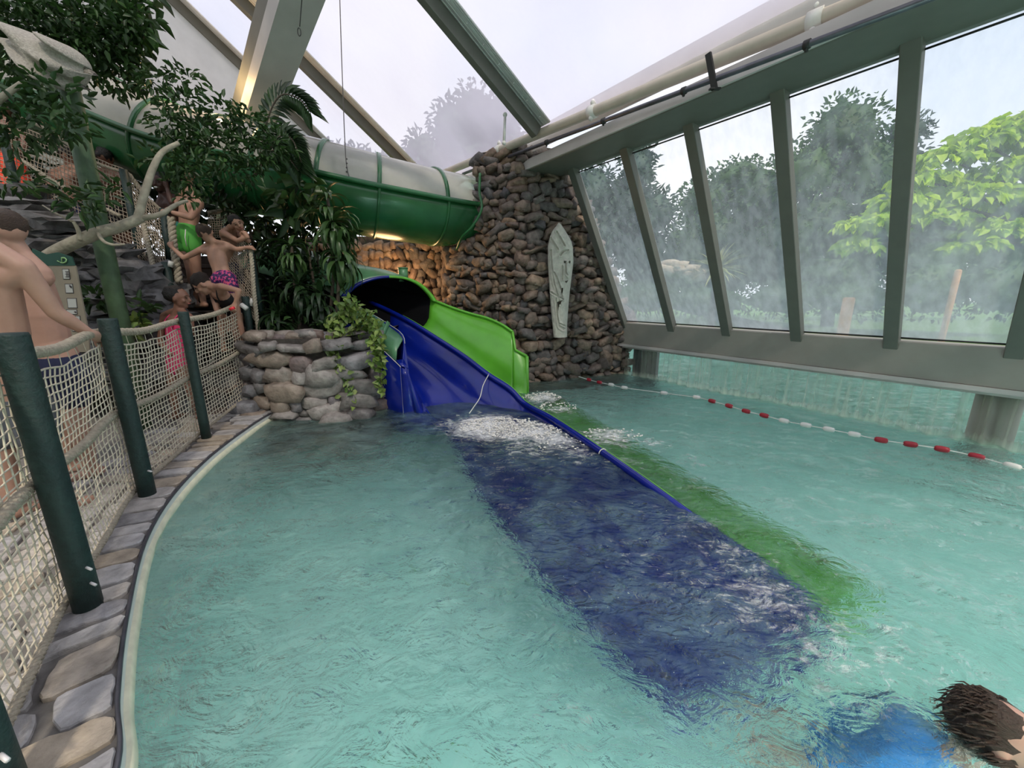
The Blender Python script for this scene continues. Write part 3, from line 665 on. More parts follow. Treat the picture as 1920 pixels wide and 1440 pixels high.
# waterline boulders under the low wall (dark, wet)
mb = MB()
for k in range(46):
    u = random.random(); x = lerp(-3.15, -1.7, u); y = lerp(4.45, 4.85, u) - random.uniform(0, .55); mb.blob(V(x, y, -.25 - random.uniform(0, .45)), [V(.2, .03, 0), V(0, .16, 0), V(0, 0, .12)], p=.8, rough=.2, seed=900 + k)
for x, y, z in ((-3.28, 4.55, .17), (-3.35, 4.75, .3), (-3.15, 4.5, .05), (-2.2, 4.62, .0), (-1.95, 4.72, .02)): mb.blob(V(x, y, z), [V(.17, .02, 0), V(0, .13, 0), V(0, 0, .09)], p=.75, rough=.2, seed=x)
struct(mb.build('ground_pool_boulders', M['lowstone'], org=(0, 0, 0)))
# slate rock bank behind the walkway, at left
def bank():
    mb = MB(); k = 0
    for (px, py, d, sx, sz) in [(-40, 420, 4.6, .9, .16), (10, 370, 4.8, .5, .18), (30, 392, 4.4, .45, .12), (60, 440, 4.4, .5, .13), (75, 418, 4.3, .34, .11), (98, 452, 4.3, .36, .09), (20, 470, 4.5, .8, .2), (150, 470, 4.6, .32, .14), (140, 500, 4.5, .4, .12), (165, 515, 4.5, .33, .13), (185, 480, 4.7, .4, .15),
            (160, 545, 4.5, .36, .18), (190, 560, 4.6, .35, .15), (235, 545, 4.7, .36, .15), (265, 520, 4.8, .42, .20), (250, 565, 4.6, .45, .12), (210, 600, 4.5, .42, .14), (290, 560, 4.8, .4, .18), (180, 640, 4.4, .5, .16), (250, 620, 4.5, .55, .17), (300, 610, 4.7, .4, .2),
            (120, 600, 4.4, .5, .2), (60, 540, 4.6, .8, .3), (-40, 560, 4.6, .9, .3), (100, 680, 4.4, .9, .25), (0, 680, 4.4, .9, .3), (230, 690, 4.4, .7, .2), (300, 670, 4.7, .5, .2), (-90, 380, 4.8, .8, .3), (-120, 500, 4.4, .8, .4), (-120, 640, 4.3, .8, .4)]:
        c = at(px, py, d); a = random.uniform(-.25, .1); mb.blob(c, [V(math.cos(a), .2, math.sin(a)) * sx * .5, V(0, .35, .05), V(-math.sin(a), 0, math.cos(a)) * sz * .85], p=.62, rough=.30, seed=k + 300, freq=3.1, sub=3); k += 1
    bk = MB(); P = [[V(x, 4.85 + .25 * noise.noise(Vector((x, z, 3))) + z * .12, z) for z in np.linspace(0, min(2.5, 1.7 + (-4.4 - x) * .5), 16)] for x in np.linspace(-8.5, -4.5, 24)]
    o = struct(bk.grid(P).build('wall_rock_bank', M['mortar'], org=(0, 0, 0))); mb.build('slate_rocks', M['slate'], o, auto=42)
bank()

# ------------------------------------------------------------ twin slide
EL = V(-1.36, 4.72, 0); AX = V(.4, -.917, 0); LT = V(.917, .4, 0)
def sl(lat, a, z): return EL + LT * lat + AX * a + ZZ * z
def ucurve(L, R, bot, n=16, p=3.2):
    """rounded trough section from lip L to lip R with its floor at height bot"""
    out = []
    for k in range(n + 1):
        u = k / n; q = L * (1 - u) + R * u; f = (1 - abs(2 * u - 1) ** p) ** (1 / p); lip = q[2]; q = q.copy(); q[2] = lip + (bot - lip) * f; out.append(q)
    return out
TV = [V(-1.9, .45, .5), V(-.85, .28, .22), V(-.36, .16, .12)]
slide = thing('water_slide', (-.6, 5.3, 0), 'twin lane water slide, blue lane and bright green lane dropping into the pool', 'water slide')
L0, R0, G0 = at(642, 556, 5.9), at(722, 579, 6.35), at(815, 564, 6.6)
bl = []
for v in TV: bl.append((L0 + v, R0 + v, (R0 + v)[2] - .45))
bl += [(L0, R0, R0[2] - .45), (at(680, 579, 5.65), at(765, 601, 6.1), .62), (at(727, 607, 5.36), at(815, 632, 5.85), .36), (at(757, 632, 5.1), at(870, 668, 5.55), .08), (at(757, 676, 4.9), at(915, 702, 5.3), -.12),
       (at(764, 694, 4.8), at(955, 728, 5.12), -.22), (at(776, 731, 4.8), sl(1.50, .4, .10), -.27), (at(800, 766, 4.9), sl(1.53, 1.0, .09), -.30), (sl(.36, .9, -.12), sl(1.54, 1.7, .055), -.32), (sl(.30, 2.0, -.16), sl(1.54, 2.4, .015), -.34), (sl(.32, 2.9, -.2), sl(1.53, 3.2, -.05), -.36), (sl(.40, 3.5, -.26), sl(1.53, 3.8, -.12), -.38), (sl(.55, 3.95, -.34), sl(1.48, 4.0, -.26), -.40)]
def smooth_st(st, n):
    Ls = cat_rom([s[0] for s in st], n); Rs = cat_rom([s[1] for s in st], n); B = cat_rom([V(s[2], 0, 0) for s in st], n)[:, 0]; return Ls, Rs, B
Lb, Rb, Bb = smooth_st(bl, 70)
kb = 15
MB().thick([ucurve(a, b, min(c, a[2] - .02, b[2] - .02)) for a, b, c in zip(Lb[:kb + 1], Rb[:kb + 1], Bb[:kb + 1])], -.02).build('tunnel_floor_shade', M['tunnelshade'], slide)  # blue lane inside the tunnel, its shade put into the colour
o = MB().thick([ucurve(a, b, min(c, a[2] - .02, b[2] - .02)) for a, b, c in zip(Lb[kb:], Rb[kb:], Bb[kb:])], -.02).build('blue_lane', M['blue'], slide); o['label'] = 'deep blue lane'
gl = []
for v in TV: gl.append((R0 + v, G0 + v, (R0 + v)[2] - .4))
sh = LT * .045 + V(0, .02, -.012)
gl += [(R0 + sh, G0, R0[2] - .4), (at(765, 601, 6.1) + sh, at(851, 578, 6.5), .60), (at(815, 632, 5.85) + sh, at(882, 588, 6.42), .36), (at(870, 668, 5.55) + sh, at(912, 596, 6.32), .10), (at(915, 702, 5.3) + sh, at(940, 608, 6.2), -.08), (at(955, 728, 5.12) + sh, at(961, 622, 6.1), -.18)]
Lg, Rg, Bg = smooth_st(gl, 50); mb = MB(); mb.thick([ucurve(a, b, c, 18, 2.6) for a, b, c in zip(Lg[17:], Rg[17:], Bg[17:])], -.02)
MB().thick([ucurve(a, b, c, 18, 2.6) for a, b, c in zip(Lg[:18], Rg[:18], Bg[:18])], -.02).build('tunnel_floor_shade', M['tunnelshade'], slide)  # green lane inside the tunnel, coloured black for shade
e1 = (sl(1.56, .35, .08), at(988, 668, 5.98), -.2)
mb.thick([ucurve(at(955, 728, 5.12) + sh, at(961, 622, 6.1), -.18, 18, 2.6), ucurve(at(957, 730, 5.1) + sh, at(966, 655, 6.06), -.185, 18, 2.6), ucurve(*e1, 18, 2.6)], -.02)
ge = [(e1[0], sl(2.35, -.3, -.16), -.22), (sl(1.56, 1.0, .075), sl(2.3, .6, -.16), -.24), (sl(1.57, 1.7, .04), sl(2.2, 1.6, -.17), -.25), (sl(1.57, 2.4, .0), sl(2.15, 2.4, -.18), -.26), (sl(1.57, 3.2, -.065), sl(2.12, 3.2, -.19), -.27), (sl(1.57, 4.0, -.13), sl(2.05, 3.95, -.22), -.29)]
a_, b_, c_ = smooth_st(ge, 30); mb.thick([ucurve(a, b, c, 12, 3) for a, b, c in zip(a_, b_, c_)], -.02)
o = mb.build('green_lane', M['green'], slide); o['label'] = 'bright green lane'
# lips
mb = MB(); mb.tube(Rb[10:], [.034] * (len(Rb) - 10), 10); mb.build('divider_lip', M['blue'], slide)
mb = MB(); mb.tube(Rb[17:] + V(.032, .022, .012), .010, 6); mb.tube(Rg[17:] + V(0, 0, .0), .022, 8); tp_ = [at(961, 622, 6.1), at(966, 656, 6.06), at(988, 668, 5.98)]; mb.tube(tp_, .022, 8); mb.tube([at(988, 668, 5.98), V(*(at(990, 700, 5.96)[:2]), -.25)], .026, 8)
mb.build('green_rim', M['green'], slide)
# near outer side: green joint panel, blue skirt, white edge
lo = [at(676, 615, 5.5), at(692, 628, 5.3), at(709, 646, 5.1), at(742, 677, 4.88)]; hi = [at(660, 567, 5.78), at(690, 584, 5.58), at(727, 607, 5.36), at(757, 632, 5.1)]
mb = MB().thick([[a, lerp(a, b, .5) + V(-.03, -.03, 0), b] for a, b in zip(cat_rom(hi, 12), cat_rom(lo, 12))], .015); mb.beam(at(728, 604, 5.33), at(712, 643, 5.06), .05, .02, up=(1, -1, 0))
mb.build('joint_panel', M['shellgreen'], slide)
tl = cat_rom([at(640, 600, 5.8), at(676, 620, 5.5), at(709, 648, 5.1), at(742, 679, 4.86), at(751, 688, 4.79)], 16)
en = V(*(at(751, 688, 4.79)[:2]), 0); mb = MB(); mb.thick([[p, V(p[0], p[1], -.6)] for p in tl], .015)
arc = [at(764, 694, 4.8), at(772, 715, 4.80), at(780, 740, 4.82), at(800, 766, 4.9), sl(.40, .3, -.25)]; arc = cat_rom(arc, 10)
edge = [V(en[0], en[1], z) for z in np.linspace(tl[-1][2], -.35, 10)]
mb.thick([[a, b] for a, b in zip(edge, arc)], .012); mb.thick([[at(742, 677, 4.88), at(757, 674, 4.92)], [at(751, 687, 4.79), at(765, 692, 4.82)]], .012)
o = mb.build('side_skirt', M['blue'], slide)
mb = MB(); mb.tube(tl[6:], .0045, 5); mb.tube([tl[-1], V(en[0], en[1], -.3)], .0045, 5); mb.tube([at(742, 677, 4.88), at(754, 675, 4.9)], .0045, 5); mb.tube(Lb[14:30] + ZZ * .004, .0035, 5); mb.build('edge_trim', M['white'], slide)
# tunnel mouth and shell
arch = [(642, 556), (645, 551), (664, 535), (687, 525), (712, 519), (737, 518), (764, 522), (787, 533), (804, 549), (815, 564)]
ar = cat_rom([at(*p, lerp(5.9, 6.6, (p[0] - 642) / 173)) for p in arch], 36); cen = (ar[0] + ar[-1]) / 2
def ringo(v, s): return cen + v + (ar - cen) * s
rings = [ringo(V(0, 0, 0), 1.02)] + [ringo(v, s) for v, s in ((TV[2], 1.04), (TV[1], 1.05), (TV[0], 1.05))]
rr = [cat_rom([rings[k][i] for k in range(4)], 14) for i in range(36)]
o = MB().thick(np.array(rr).transpose(1, 0, 2), .02).build('tunnel_shell', M['shellgreen'], slide)
MB().grid(np.array([[cen + (p - cen) * .95 for p in row] for row in np.array(rr)]).transpose(1, 0, 2)).build('tunnel_shade_sheet', M['tunnelshade'], slide)  # added inner sheet, black in place of the tunnel's shade
back = ringo(TV[0], 1.02); mb = MB(); mb.add(list(back) + [cen + TV[0] - ZZ * .8], [(i, i + 1, 36) for i in range(35)]); mb.add([back[0], back[-1], back[-1] - ZZ * 1, back[0] - ZZ * 1], [(0, 1, 2, 3)]); mb.build('tunnel_back', M['tunnelshade'], slide)
for nm, a, b, m in (('mouth_rim', 0, 19, 'blue'), ('mouth_rim', 18, 36, 'green')):
    fr = V(.12, -.14, -.02); mb = MB(); q = ar[a:b]; mb.grid([[cen + (p - cen) * 1.03, cen + (p - cen) * 1.03 + fr * .25, cen + (p - cen) * .93 + fr * .25, cen + (p - cen) * .92] for p in q]); o = mb.build(nm, M[m], slide); o['label'] = m + ' half of the tunnel mouth rim'
for p, d in (((664, 513), 6.45), ((756, 512), 6.75)):
    c = at(*p, d); mb = MB(); mb.tube([c - ZZ * .14, c + ZZ * .085], .078, 18); mb.tube([c + ZZ * .07, c + ZZ * .09], .084, 18); mb.build('pipe_stub', M['shellgreen'], slide)
ct = cat_rom([at(917, 701, 5.27), at(906, 722, 5.2), at(900, 745, 5.05), at(889, 762, 4.9), at(880, 775, 4.78)], 16)
tag(MB().tube(ct, .006, 6).build('white_string', M['white']), 'thin white cord draped over the slide divider into the blue lane', 'cord')
ct = [Rb[int(k)] for k in ()]; rg = sl(1.54, 2.05, .03)
mb = MB(); mb.tube([rg + LT * .045 * math.cos(q) + ZZ * .045 * math.sin(q) for q in np.linspace(0, PI, 12)], .005, 6); tag(mb.build('white_tie', M['white']), 'small white ring tied around the divider lip near the waterline', 'cord')
# upper tube slide
TX = [at(-260, 60, 6.9), at(0, 158, 6.5), at(200, 228, 6.4), at(350, 287, 6.4), at(540, 330, 6.4), at(700, 367, 6.7), at(800, 386, 7.2), at(890, 400, 7.8), at(930, 407, 8.3)]
tx = cat_rom(TX, 90); T = np.gradient(tx, axis=0); T /= np.linalg.norm(T, axis=1, keepdims=True)
S_ = np.cross(T, ZZ); S_ /= np.linalg.norm(S_, axis=1, keepdims=True); U_ = np.cross(S_, T)
tube = thing('tube_slide', tx[40], 'green tube slide with cream cover running high across the left into the rock wall', 'water slide')
def sec(i, r, a0, a1, n=18): return [tx[i] + (S_[i] * math.cos(a) + U_[i] * math.sin(a)) * r for a in np.linspace(a0, a1, n)]
MB().thick([sec(i, .62, PI, 2 * PI) for i in range(90)], .015).build('trough', M['tubegreen'], tube)
mb = MB()
for s in (1, -1): mb.grid([[tx[i] + S_[i] * s * .60 + U_[i] * .03, tx[i] + S_[i] * s * .69 + U_[i] * .03, tx[i] + S_[i] * s * .69 - U_[i] * .03, tx[i] + S_[i] * s * .60 - U_[i] * .03] for i in range(90)], close_v=True)
mb.build('flange', M['tubegreen'], tube)
MB().grid([sec(i, .60, 0, PI) for i in range(90)]).build('cover', M['cover'], tube)
def near_i(px): # station whose centre lies along this direction
    r = ray(px, 350); k = r[0] / r[1]; return int(np.argmin(np.abs(tx[:, 0] / tx[:, 1] - k)))
for px in (130, 232, 335, 430, 525, 612, 700, 806):
    i = near_i(px); mb = MB(); t = T[i]
    mb.grid([[p + t * q for p in sec(i, rr_, -.05, PI + .05, 24)] for q, rr_ in ((-.03, .60), (-.03, .625), (.03, .625), (.03, .60))]); mb.grid([[p + t * q for p in sec(i, rr_, PI, 2 * PI, 24)] for q, rr_ in ((-.02, .62), (-.02, .655), (.02, .655), (.02, .62))])
    mb.build('rib', M['tubegreen'], tube)
mb = MB().tube(cat_rom([at(900, 325, 6.9), at(899, 360, 6.85), at(903, 392, 6.8), at(885, 425, 6.85), at(866, 445, 6.95), at(856, 468, 7.2)], 30), .022, 8)
tag(mb.build('hose', M['tubegreen']), 'green cable hose running down the rock corner beside the tube slide end', 'hose')

# ------------------------------------------------------------ carved mask on the rock wall
def mask():
    prof = [(418, 1047, 1049), (424, 1043, 1053.5), (430, 1038, 1057.5), (436, 1034, 1061), (444, 1031, 1066), (452, 1029, 1070), (464, 1027.3, 1073), (490, 1027, 1073.8), (515, 1028.5, 1071), (545, 1030.5, 1067), (580, 1033, 1064), (610, 1036, 1062), (632, 1038, 1062)]
    D = 6.78; ny, nx = 150, 44; ys = np.linspace(418, 632, ny); xl = np.interp(ys, [p[0] for p in prof], [p[1] for p in prof]); xr = np.interp(ys, [p[0] for p in prof], [p[2] for p in prof])
    grooves = [[(1034, 470), (1036, 500), (1040, 530), (1048, 556), (1052, 570)], [(1040, 512), (1046, 522), (1052, 540), (1055, 556)], [(1052, 480), (1058, 472), (1066, 470)], [(1044, 560), (1046, 590), (1050, 612), (1058, 618)], [(1050, 606), (1062, 612)], [(1049, 610), (1061, 617)], [(1034, 548), (1048, 556), (1057, 561)], [(1056, 500), (1056, 525)], [(1045, 436), (1060, 462)], [(1034, 448), (1048, 470)], [(1062, 492), (1062, 512), (1065, 516)]]
    holes = [[(1058, 489), (1062, 489), (1062, 494), (1058, 494)], [(1067, 490), (1070, 490), (1070, 494), (1067, 494)], [(1059, 527), (1066, 526), (1063, 531)], [(1054, 540), (1057, 540), (1057, 549), (1053, 550)], [(1045, 566), (1057, 562), (1050, 572), (1048, 584)]]
    def inside(x, y, pl):
        r = False; j = len(pl) - 1
        for i in range(len(pl)):
            if (pl[i][1] > y) != (pl[j][1] > y) and x < (pl[j][0] - pl[i][0]) * (y - pl[i][1]) / (pl[j][1] - pl[i][1]) + pl[i][0]: r = not r
            j = i
        return r
    def dseg(p, a, b):
        ap, ab = p - a, b - a; t = max(0, min(1, ap @ ab / (ab @ ab))); return np.linalg.norm(ap - ab * t)
    F, B = [], []
    XY = {}
    for i in range(ny):
        fr, br_ = [], []
        for j in range(nx):
            u = j / (nx - 1); x = lerp(xl[i], xr[i], u); y = ys[i]; h = .10 * (1 - abs(2 * u - 1) ** 2.2) ** .5 * min(1, (xr[i] - xl[i]) / 26 + .1)
            p = V(x, y); g = min(dseg(p, V(*a), V(*b)) for gr in grooves for a, b in zip(gr, gr[1:])); h -= .026 * math.exp(-(g / 1.1) ** 2); h += .016 * math.exp(-((g - 2.6) / 1.2) ** 2)
            if x > 1054 and 496 < y < 522: h += .02 * math.exp(-((x - 1065) / 2.2) ** 2)
            h += .006 * noise.noise(Vector((x * .25, y * .12, 1)))
            XY[i, j] = (x, y); fr.append(at(x, y, D) + V(-.25, -1, 0) * h); br_.append(at(x, y, D) + V(.02, .05, 0))
        F.append(fr); B.append(br_)
    mb = MB(); n = ny * nx; fs = []
    hole = {(i, j) for i in range(ny - 1) for j in range(nx - 1) if any(inside(XY[i, j][0] + .4, XY[i, j][1] + .6, h) for h in holes)}
    for i in range(ny - 1):
        for j in range(nx - 1):
            if (i, j) in hole: continue
            a = i * nx + j; fs.append((a, a + nx, a + nx + 1, a + 1)); fs.append((n + a, n + a + 1, n + a + nx + 1, n + a + nx))
            for di, dj, e in ((-1, 0, (a, a + 1)), (1, 0, (a + nx + 1, a + nx)), (0, -1, (a + nx, a)), (0, 1, (a + 1, a + nx + 1))):
                q = (i + di, j + dj)
                if q in hole or not (0 <= q[0] < ny - 1 and 0 <= q[1] < nx - 1): fs.append((e[0], e[1], e[1] + n, e[0] + n))
    mb.add(np.concatenate([np.array(F).reshape(-1, 3), np.array(B).reshape(-1, 3)]), fs)
    tag(mb.build('carved_mask', M['masks'], smooth=True, auto=50), 'tall pale carved wooden mask with pierced face hanging on the cobble wall', 'mask')
mask()

# ------------------------------------------------------------ net fence along the deck
FP = [V(-.72, -.15), V(-1.40, .78), V(-1.95, 1.5), V(-2.62, 2.52), V(-3.08, 3.66), V(-3.33, 4.92)]
FZ = [.1, .1, .1, .1, .1, .24]
plab = ['dark green fence post at the very bottom left corner of the photo', None, 'thickest dark green fence post, nearest in full view on the flagstones', 'dark green fence post beside the resting hand, second in full view', 'dark green fence post in front of the girl in pink', 'thin dark green fence post at the far end by the low rock wall']
plab[1] = plab[0]
for i, (p, z) in enumerate(zip(FP, FZ)):
    if i == 0: continue
    mb = MB(); lean = V(.0, -.0, 0); r = .05 if i < 4 else .042
    mb.tube([V(*p, z - .02), V(*p, z + .25), V(*p, z + 1.25), V(*p, z + 1.262)], [r, r, r, r * .93], 20)
    root = tag(mb.build('fence_post', M['post'], org=V(*p, z)), plab[i], 'post', 'posts of the net fence along the pool')
    if i in (1, 2, 3):
        for hz in (.22, .14) if i < 3 else (.2,): MB().tube([V(p[0] + .03, p[1], z + hz), V(p[0] + r + .035, p[1] - .02, z + hz)], .006, 6).build('bolt', M['rail'], root)
def fpt(i, h, o=.075): p = FP[i]; T_ = unit(FP[min(i + 1, 5)] - FP[max(i - 1, 0)]); return V(p[0] - T_[1] * o * 1, p[1] + T_[0] * o, FZ[i] + h)
for h, nm, lb, r in ((1.17, 'top_rope', 'thick twisted hemp rope along the top of the net fence', .027), (.62, 'middle_rope', 'thick twisted hemp rope running through the middle of the net fence', .024), (.045, 'bottom_rope', 'twisted rope lacing the bottom of the net fence above the flagstones', .018)):
    pts = []
    for i in range(6):
        pts.append(fpt(i, h))
        if i < 5:
            m_ = (fpt(i, h) + fpt(i + 1, h)) / 2; m_[2] -= .035 if h > 1 else (.02 if h > .3 else 0); pts.append(m_)
    tag(rope(MB(), pts, r, pitch=r * 4.2, step=.014).build(nm, M['rope']), lb, 'rope')
seclab = ['pale rope net between the bottom left corner and the nearest post', 'pale rope net between the nearest and second fence posts', 'pale rope net panel between the hand post and the post by the girl in pink', 'pale rope net panel ending at the low rock wall']
for k, i in enumerate(range(1, 5)):
    a, b = fpt(i, 1.10, .07), fpt(i + 1, 1.10, .07); c, d = fpt(i, .05, .085), fpt(i + 1, .05, .085)
    L = np.linalg.norm(a - b); mb = MB(); net(mb, a, b, d, c, int(L / .052), 24, r=.0042 if i < 3 else .005, sag=.05, bulge=.03, wob=.0055, seed=i * 3.3)
    for q in np.linspace(.08, .92, 9):      # lacing up to the top rope
        t0 = lerp(a, b, q) - ZZ * .05 * 4 * q * (1 - q); t1 = lerp(fpt(i, 1.17), fpt(i + 1, 1.17), q + random.uniform(-.03, .03)) - ZZ * .035 * 4 * q * (1 - q); mb.tube([t0, t1], .0025, 4)
    tag(mb.build('fence_net', M['net']), seclab[k], 'net', 'net panels of the pool fence')
mb = MB()
for (px, py), (qx, qy), d in (((463, 579), (452, 571), 4.75), ((474, 560), (471, 573), 4.95), ((471, 652), (462, 658), 4.85), ((486, 736), (477, 742), 4.8), ((321, 490), (319, 500), 4.95)):
    o = MB().tube([at(px, py, d), at(qx, qy, d)], .028, 12)
    lb = {463: 'white rope end sleeve beside the girl in black swimsuit', 474: 'white rope end cap on the far side of the end post', 471: 'white sleeve where the middle rope meets the end post', 486: 'white sleeve at the foot of the end post', 321: 'white rope cap on the dark rail left of the boy with spread arms'}[px]
    tag(o.build('rope_sleeve', M['white']), lb, 'rope sleeve', 'white rope sleeves')

# ------------------------------------------------------------ climbing path: steps, upper nets, rails
st = thing('climbing_steps', (-3.9, 5.0, .1), 'dark worn steps climbing between the rope nets under the queueing children', 'stairs')
s0, s1 = V(-3.72, 4.45, .12), V(-4.75, 6.4, 2.0); dd = unit(V(1, .2, 0))
for k in range(9):
    p = lerp(s0, s1, k / 8); MB().box(p - dd * .5, dd * 1.0, V(-.10, .26, 0), ZZ * -.06, bev=.008).build('tread', M['step'], st, smooth=False)
mb = MB()
for k in range(44):
    u = random.random(); p = lerp(s0, s1, u) + dd * random.uniform(-.5, .5); mb.blob(V(p[0], p[1] + .1, p[2] * random.uniform(.1, .72)), [V(.22, 0, .03), V(0, .2, 0), V(0, 0, .14)], p=.7, rough=.2, seed=k + 1200)
struct(mb.build('ground_stair_rocks', M['slate'], org=(0, 0, 0)))
mb = MB(); mb.box(V(-9, 5.6, 1.55), V(4.2, 0, 0), V(0, 1.6, 0), V(0, 0, .1)); mb.box(V(-9, 7.15, 0), V(4.6, 0, 0), V(0, .1, 0), V(0, 0, 2.2)); struct(mb.build('floor_upper_walkway', M['step'], smooth=False))
def poly(mb, pts, r, seg=8): mb.tube(cat_rom([at(*p) for p in pts], max(4, 5 * len(pts))), r, seg); return mb
nets = [((-60, 195, 5.0), (240, 322, 5.3), (264, 512, 5.15), (-60, 400, 4.9), 44, 26, 'brown old net screening the upper walkway at far left', .005),
        ((240, 322, 5.3), (300, 392, 5.5), (322, 600, 4.75), (264, 512, 5.15), 12, 34, 'steep brown net left of the climbing children', .005),
        ((390, 399, 6.1), (436, 394, 6.3), (442, 446, 6.1), (390, 446, 6.0), 12, 11, 'small brown net behind the leaning boy', .0055),
        ((436, 420, 5.7), (470, 464, 5.05), (478, 600, 4.95), (425, 545, 5.2), 12, 26, 'brown net hanging right of the boy with spread arms', .005)]
for a, b, c, d, nu, nv, lb, r in nets:
    tag(net(MB(), at(*a), at(*b), at(*c), at(*d), nu, nv, r=r, wob=.008, seed=nu).build('climbing_net', M['netdark']), lb, 'net', 'old nets beside the climbing path')
rp_ = [([(40, 222, 5.0), (95, 247, 5.05), (170, 300, 5.15), (243, 327, 5.3)], .02, 'brown rope along the top of the far left net'), ([(-20, 262, 4.95), (15, 283, 4.95), (115, 348, 5.0), (225, 405, 5.15)], .022, 'brown handrail rope sloping down past the person in red'),
       ([(95, 395, 4.9), (145, 427, 4.95), (262, 508, 5.1)], .018, 'lower brown rope edging the far left net'), ([(243, 327, 5.3), (272, 368, 5.4), (302, 394, 5.5)], .024, 'brown rope dropping behind the tan branch'), ([(268, 412, 5.25), (285, 490, 5.0), (303, 550, 4.85), (322, 604, 4.7)], .03, 'thick rope dropping diagonally to the girl in pink'),
       ([(321, 408, 5.2), (326, 460, 5.1), (336, 530, 5.0)], .042, 'very thick rope rail standing left of the green shorts'), ([(390, 399, 6.1), (430, 393, 6.3), (437, 402, 6.2), (441, 425, 5.9)], .028, 'rope rail bending over above the leaning boy'), ([(469, 466, 5.05), (473, 500, 5.0), (476, 545, 4.95), (483, 610, 4.9), (488, 660, 4.9)], .026, 'rope hanging down beside the thin far post')]
for pts, r, lb in rp_: tag(rope(MB(), [at(*p) for p in pts], r, pitch=r * 4.2, step=.02).build('climbing_rope', M['rope']), lb, 'rope', 'ropes of the climbing path')
for (a, b, r, lb) in (((231, 318, 5.25), (268, 512, 5.2), .042, 'dark post of the upper net beside the tan branch'), ((306, 392, 5.35), (314, 492, 5.2), .042, 'dark post under the hand with the watch'), ((311, 492, 4.95), (328, 608, 4.9), .045, 'dark capped rail post left of the girl with dark hair'), ((143, 262, 5.15), (178, 480, 5.0), .04, 'dark post half hidden behind the green pole'), ((468, 462, 5.1), (499, 625, 5.1), .035, 'tall dark green post in front of the dark bush'), ((5, 250, 4.9), (38, 400, 4.9), .04, 'dark post crossing the red swimsuit at far left')):
    A_, B_ = at(*a), at(*b); B_[:2] = B_[:2] * .5 + A_[:2] * .5; tag(MB().tube([A_, lerp(A_, B_, .5), B_], r, 14).build('rail_post', M['post']), lb, 'post', 'dark posts of the climbing path')
a, b = at(494, 327, 5.35), at(504, 500, 5.35); mb = MB(); mb.beam(V(a[0], a[1], .9), a, .05, .06, bev=.004)
tag(mb.build('timber_post', M['timber'], smooth=False), 'square weathered timber post standing in the dark shrubs', 'post')

# pole with shell sculpture
b0 = at(234, 640, 4.0); b0[2] = .1; tpz = at(126, 150, 3.95)
pol = thing('green_pole', b0, 'tall mossy green pole carrying a pale shell shaped sculpture', 'pole')
MB().tube([b0, V(b0[0], b0[1], 1.5), tpz], .075, 18).build('pole', M['greenpole'], pol)
def shell():
    outl = [(33, 72), (38, 64), (60, 62), (100, 74), (130, 88), (147, 112), (147, 132), (138, 152), (127, 166), (118, 170), (106, 158), (84, 134), (56, 104), (38, 88)]
    c2 = V(96, 112); D = 3.8; n = len(outl); P = []; sm = cat_rom([V(*p, 0) for p in outl + [outl[0]]], 49)[:-1, :2]
    for k, f in enumerate(np.linspace(0, PI, 17)):
        s = math.sin(f); h = -math.cos(f); row = []
        for q in sm:
            p = c2 + (q - c2) * (s ** .75 if s > 0 else 0); ridge = .15 * math.sin((p[0] * .8 - p[1] * .9) * .17 + 1) * s ** 1.5
            row.append(at(p[0], p[1], D) + V(.15, 1, .1) * (h * .20 + (ridge if h < 0 else 0)))
        P.append(row)
    return MB().grid(P, close_v=True)
o = shell().build('shell', M['shellstone'], pol); o['label'] = 'pale speckled stone shell'
# information board
sg = at(132, 560, 3.55)
bd = thing('info_board', (sg[0], sg[1], .3), 'beige pictogram board with dark green header beside the rock bank', 'sign')
D = 3.6
def sq(mb, pts, d, t=.012): q = [at(x, y, d) for x, y in pts]; k = V(0, t, 0); n = len(q); mb.add(q + [p + k for p in q], [tuple(range(n)), tuple(range(2 * n - 1, n - 1, -1))] + [(i, (i + 1) % n + 0, (i + 1) % n + n, i + n) for i in range(n)]); return mb
sq(MB(), [(60, 498), (141, 498), (150, 545), (165, 622), (168, 660), (60, 660)], D).build('panel', mat('board_beige', (.24, .215, .165), .7, .1), bd, smooth=False)
sq(MB(), [(60, 466), (86, 477), (108, 473), (134, 482), (139, 498), (60, 498)], D - .004).build('header', mat('board_green', (.018, .07, .055), .6, .1), bd, smooth=False)
mb = MB(); gp = lambda pts, r=.004: mb.tube([at(x, y, D - .012) for x, y in pts], r, 6)
gp([(118 + 6.5 * math.cos(a), 488 + 5 * math.sin(a)) for a in np.linspace(-2.0, 2.3, 14)], .0052); gp([(116.5, 493), (115.5, 485), (118, 483), (120, 485)]); gp([(107.5, 489), (112, 491.5)])
mb.build('lettering', mat('board_letters', (.28, .50, .22), .6, .05), bd)
wp = mat('board_white', (.42, .44, .42), .6, .1); dkm = mat('board_dark', (.06, .055, .06), .7, .1)
for x, y, w_, h_ in ((116, 504, 13, 20), (121, 532, 15, 18), (125, 559, 18, 19), (124, 580, 20, 10), (132, 592, 18, 30)):
    mb, m2 = MB(), MB(); k = .12; sq(m2, [(x, y), (x + w_, y), (x + w_ + h_ * k, y + h_), (x + h_ * k, y + h_)], D - .003, .003); sq(mb, [(x + 1, y + 1.2), (x + w_ - 1.3, y + 1.2), (x + w_ - 1.3 + (h_ - 2) * k, y + h_ - 1.2), (x + 1 + (h_ - 2) * k, y + h_ - 1.2)], D - .007, .003)
    m2.build('pictogram_frame', dkm, bd, smooth=False); mb.build('pictogram', wp, bd, smooth=False)
m2 = MB()
for x in (123.5, 126, 128.5): m2.tube([at(x, 508, D - .012), at(x + 1.6, 520, D - .012)], .002, 4)
